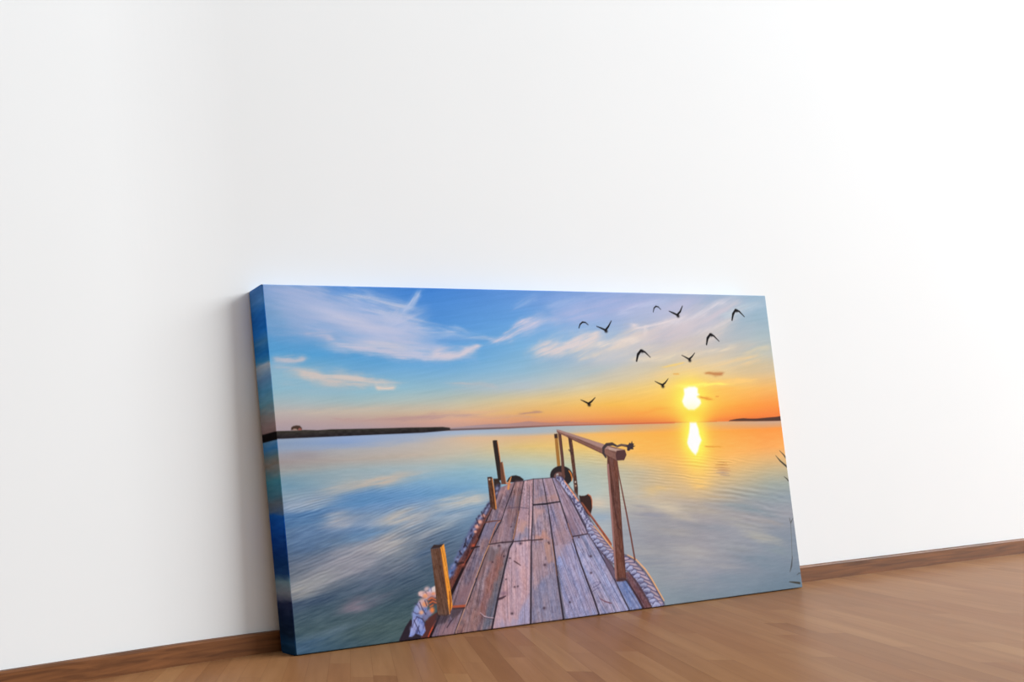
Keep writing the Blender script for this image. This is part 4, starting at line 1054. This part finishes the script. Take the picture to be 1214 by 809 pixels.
stroke([(689.6, 295.1), (697.3, 290.7), (710.3, 289.9), (720.1, 294.1)], [4.0, 5.0, 5.6, 4.0], RB, 1.1)
stroke([(720.8, 295.1), (733.0, 292.6), (745.3, 294.8)], [3.4, 3.8, 4.6], (106, 88, 84), 1.1)
stroke([(722.8, 296.1), (733.5, 294.3), (745.0, 296.7)], 1.4, (70, 54, 54), 0.9, 0.8)
poly([(744.5, 294.1), (750.6, 292.8), (753.7, 289.4), (757.3, 290.8), (760.1, 286.4), (761.9, 291.3), (764.8, 291.7), (762.9, 295.5), (767.6, 296.0), (761.6, 298.6), (761.9, 302.5), (754.7, 302.2), (750.0, 305.2), (745.5, 304.1), (746.3, 299.0)], (66, 54, 58), 1.0)

IMG += ((rng.random(IMG.shape[:2]) - 0.5) * 3)[..., None]
IMG = np.clip((IMG - 140) * 1.06 + 141, 4, 255)
grey = IMG.mean(-1, keepdims=True)
IMG = grey + (IMG - grey) * 0.95

# ------------------------------------------------------------------ canvas
PRINT_GAIN = 0.94        # reflectance of the unprinted white canvas


def to_lin(a):
    a = np.clip(a / 255.0, 0, 1)
    return np.where(a <= 0.04045, a / 12.92, ((a + 0.055) / 1.055) ** 2.4)


def mat_print():
    m, nt, b = new_mat('printed_canvas_cloth')
    L = nt.links
    at = nd(nt, 'ShaderNodeAttribute', attribute_name='ink')
    L.new(at.outputs['Color'], b.inputs['Base Color'])
    b.inputs['Roughness'].default_value = 0.85
    b.inputs['Specular IOR Level'].default_value = 0.04
    tc = nd(nt, 'ShaderNodeTexCoord')
    mp = nd(nt, 'ShaderNodeMapping')
    mp.inputs['Scale'].default_value = (700, 700, 700)
    L.new(tc.outputs['Object'], mp.inputs['Vector'])
    n = nd(nt, 'ShaderNodeTexNoise')
    n.inputs['Scale'].default_value = 1.0
    L.new(mp.outputs[0], n.inputs['Vector'])
    bp = nd(nt, 'ShaderNodeBump')
    bp.inputs['Strength'].default_value = 0.06
    bp.inputs['Distance'].default_value = 0.0005
    L.new(n.outputs['Fac'], bp.inputs['Height'])
    L.new(bp.outputs['Normal'], b.inputs['Normal'])
    return m


def grid_obj(name, P, col, mat, parent, flip=False):
    """P: (n, m, 3) points, col: (n, m, 3) sRGB 0..255"""
    n, m_ = P.shape[:2]
    me = bpy.data.meshes.new(name)
    me.vertices.add(n * m_)
    me.vertices.foreach_set('co', P.reshape(-1).astype(np.float32))
    idx = np.arange(n * m_).reshape(n, m_)
    q = np.stack([idx[:-1, :-1], idx[1:, :-1], idx[1:, 1:], idx[:-1, 1:]], -1).reshape(-1, 4)
    if flip:
        q = q[:, ::-1]
    nf = len(q)
    me.loops.add(nf * 4)
    me.loops.foreach_set('vertex_index', q.reshape(-1).astype(np.int32))
    me.polygons.add(nf)
    me.polygons.foreach_set('loop_start', (np.arange(nf) * 4).astype(np.int32))
    me.polygons.foreach_set('use_smooth', np.ones(nf, bool))
    me.update(calc_edges=True)
    lin = to_lin(col) * PRINT_GAIN
    rgba = np.concatenate([lin, np.ones(lin.shape[:2] + (1,))], -1)
    at = me.color_attributes.new('ink', 'FLOAT_COLOR', 'POINT')
    at.data.foreach_set('color', rgba.reshape(-1).astype(np.float32))
    me.materials.append(mat)
    o = bpy.data.objects.new(name, me)
    C.objects.link(o)
    o.parent = parent
    return o


CW, CH, CD, TILT = 1.17211, 0.60, 0.04105, 0.036273
canvas = bpy.data.objects.new('canvas_print', None)
C.objects.link(canvas)
canvas.location = (CW / 2, -0.02214, 0.0)
canvas.rotation_euler = (-TILT, 0, 0)
canvas.empty_display_size = 0.1
canvas['label'] = 'large stretched canvas print of a wooden jetty at sunset, leaning on the white wall'
canvas['category'] = 'canvas print'

ink = mat_print()
R = 0.0022                  # radius of the stretched cloth at the front edges
xs = -CW / 2 + R + (CW - 2 * R) * U / W_MM
zs = CH - R - (CH - 2 * R) * V / H_MM
front = grid_obj('printed_front', np.stack([xs, np.full_like(xs, -CD), zs], -1), IMG, ink, canvas, True)


# the strip of the picture that runs round the left edge of the frame
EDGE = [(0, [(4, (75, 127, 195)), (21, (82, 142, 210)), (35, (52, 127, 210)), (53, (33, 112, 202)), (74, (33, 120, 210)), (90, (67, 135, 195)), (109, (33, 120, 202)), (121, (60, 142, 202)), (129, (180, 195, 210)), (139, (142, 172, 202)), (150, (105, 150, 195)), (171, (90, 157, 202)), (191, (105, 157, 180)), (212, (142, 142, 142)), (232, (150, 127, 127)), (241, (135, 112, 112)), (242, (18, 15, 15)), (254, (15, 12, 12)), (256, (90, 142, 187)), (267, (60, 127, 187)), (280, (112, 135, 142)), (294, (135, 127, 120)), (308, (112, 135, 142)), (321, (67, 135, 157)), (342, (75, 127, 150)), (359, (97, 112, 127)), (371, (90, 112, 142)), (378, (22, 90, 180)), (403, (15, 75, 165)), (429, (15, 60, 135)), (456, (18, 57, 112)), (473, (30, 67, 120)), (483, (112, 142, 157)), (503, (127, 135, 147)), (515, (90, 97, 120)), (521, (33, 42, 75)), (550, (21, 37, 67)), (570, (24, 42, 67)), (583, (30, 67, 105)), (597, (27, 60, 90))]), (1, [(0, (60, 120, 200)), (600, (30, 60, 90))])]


def wrap(name, side):
    """cloth folded round one edge of the frame, carrying the mirrored edge of the picture"""
    n_r, n_d = 5, 24
    if side in ('left', 'right'):
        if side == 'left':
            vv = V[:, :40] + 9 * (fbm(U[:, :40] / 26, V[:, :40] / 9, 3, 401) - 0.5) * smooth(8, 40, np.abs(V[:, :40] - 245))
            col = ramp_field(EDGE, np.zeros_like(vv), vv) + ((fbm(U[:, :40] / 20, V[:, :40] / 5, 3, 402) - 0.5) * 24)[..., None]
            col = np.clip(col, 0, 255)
        else:
            col = IMG[:, ::-1][:, :40]
        line, sgn = zs[:, 0], (-1 if side == 'left' else 1)
    else:
        col = IMG[:40].transpose(1, 0, 2) if side == 'top' else IMG[::-1][:40].transpose(1, 0, 2)
        line, sgn = xs[0], (1 if side == 'top' else -1)
    outs = [(R * math.sin(PI / 2 * k / n_r), R - R * math.cos(PI / 2 * k / n_r)) for k in range(n_r + 1)]
    outs += [(R, R + (CD - R) * k / n_d) for k in range(1, n_d + 1)]
    dist = [PI / 2 * R * k / n_r for k in range(n_r + 1)] + [PI / 2 * R + (CD - R) * k / n_d for k in range(1, n_d + 1)]
    n = len(line)
    P = np.zeros((n, len(outs), 3))
    Cc = np.zeros((n, len(outs), 3))
    a_lo, a_hi = line.min(), line.max()
    for j, (o_, d_) in enumerate(outs):
        y = -CD + d_
        half = (CW / 2 if side in ('left', 'right') else CH / 2) - R
        # the folded corners of the cloth are slightly rounded towards the back
        e = min(R, d_ if d_ < R else R)
        ln_ = line.copy()
        if side in ('left', 'right'):
            q = max(0.0, (d_ - (CD - 0.006)) / 0.006)
            ln_ = np.where(ln_ >= a_hi - 1e-6, a_hi + e - 0.003 * q * q, np.where(ln_ <= a_lo + 1e-6, a_lo - e + 0.003 * q * q, ln_))
            P[:, j] = np.stack([np.full(n, sgn * (half + o_)), np.full(n, y), ln_], -1)
        else:
            ln_ = np.where(ln_ >= a_hi - 1e-6, a_hi + e, np.where(ln_ <= a_lo + 1e-6, a_lo - e, ln_))
            P[:, j] = np.stack([ln_, np.full(n, y), np.full(n, CH / 2 + sgn * (half + o_))], -1)
        Cc[:, j] = col[:, min(39, int(dist[j] / 0.00117))]
    return grid_obj(name, P, Cc, ink, canvas, side in ('right', 'bottom'))


w1 = wrap('wrapped_side', 'left')
w1['label'] = 'left wrapped edge in shade'
w2 = wrap('wrapped_side', 'right')
w3 = wrap('wrapped_top', 'top')
w4 = wrap('wrapped_bottom', 'bottom')


def mat_pine():
    m, nt, b = new_mat('pine_stretcher')
    n = nd(nt, 'ShaderNodeTexNoise')
    n.inputs['Scale'].default_value = 30
    col = mixc(nt, n.outputs['Fac'], s2l(196, 164, 120), s2l(220, 190, 148))
    nt.links.new(col, b.inputs['Base Color'])
    b.inputs['Roughness'].default_value = 0.7
    return m


pine = mat_pine()
T = 0.0012


def bar(x0, x1, z0, z1, mitre):
    bw, y0, y1 = 0.038, -CD + T + 0.004, -0.0005
    # mitred bar: outer edge (x0,z0)-(x1,z1), inner edge pulled in by bw at both ends
    dx, dz = mitre
    if z0 == z1:
        out = [(x0, z0), (x1, z0), (x1 - bw, z0 + dz * bw), (x0 + bw, z0 + dz * bw)]
    else:
        out = [(x0, z0), (x0, z1), (x0 + dx * bw, z1 - bw), (x0 + dx * bw, z0 + bw)]
    vs = [(x, y0, z) for x, z in out] + [(x, y1, z) for x, z in out]
    return mesh_obj('stretcher_bar', vs, [(0, 1, 2, 3), (7, 6, 5, 4), (0, 4, 5, 1), (1, 5, 6, 2), (2, 6, 7, 3), (3, 7, 4, 0)], pine, canvas)


hx = CW / 2 - T
bar(-hx, hx, T, T, (0, 1))
bar(-hx, hx, CH - T, CH - T, (0, -1))
bar(-hx, -hx, T, CH - T, (1, 0))
bar(hx, hx, T, CH - T, (-1, 0))
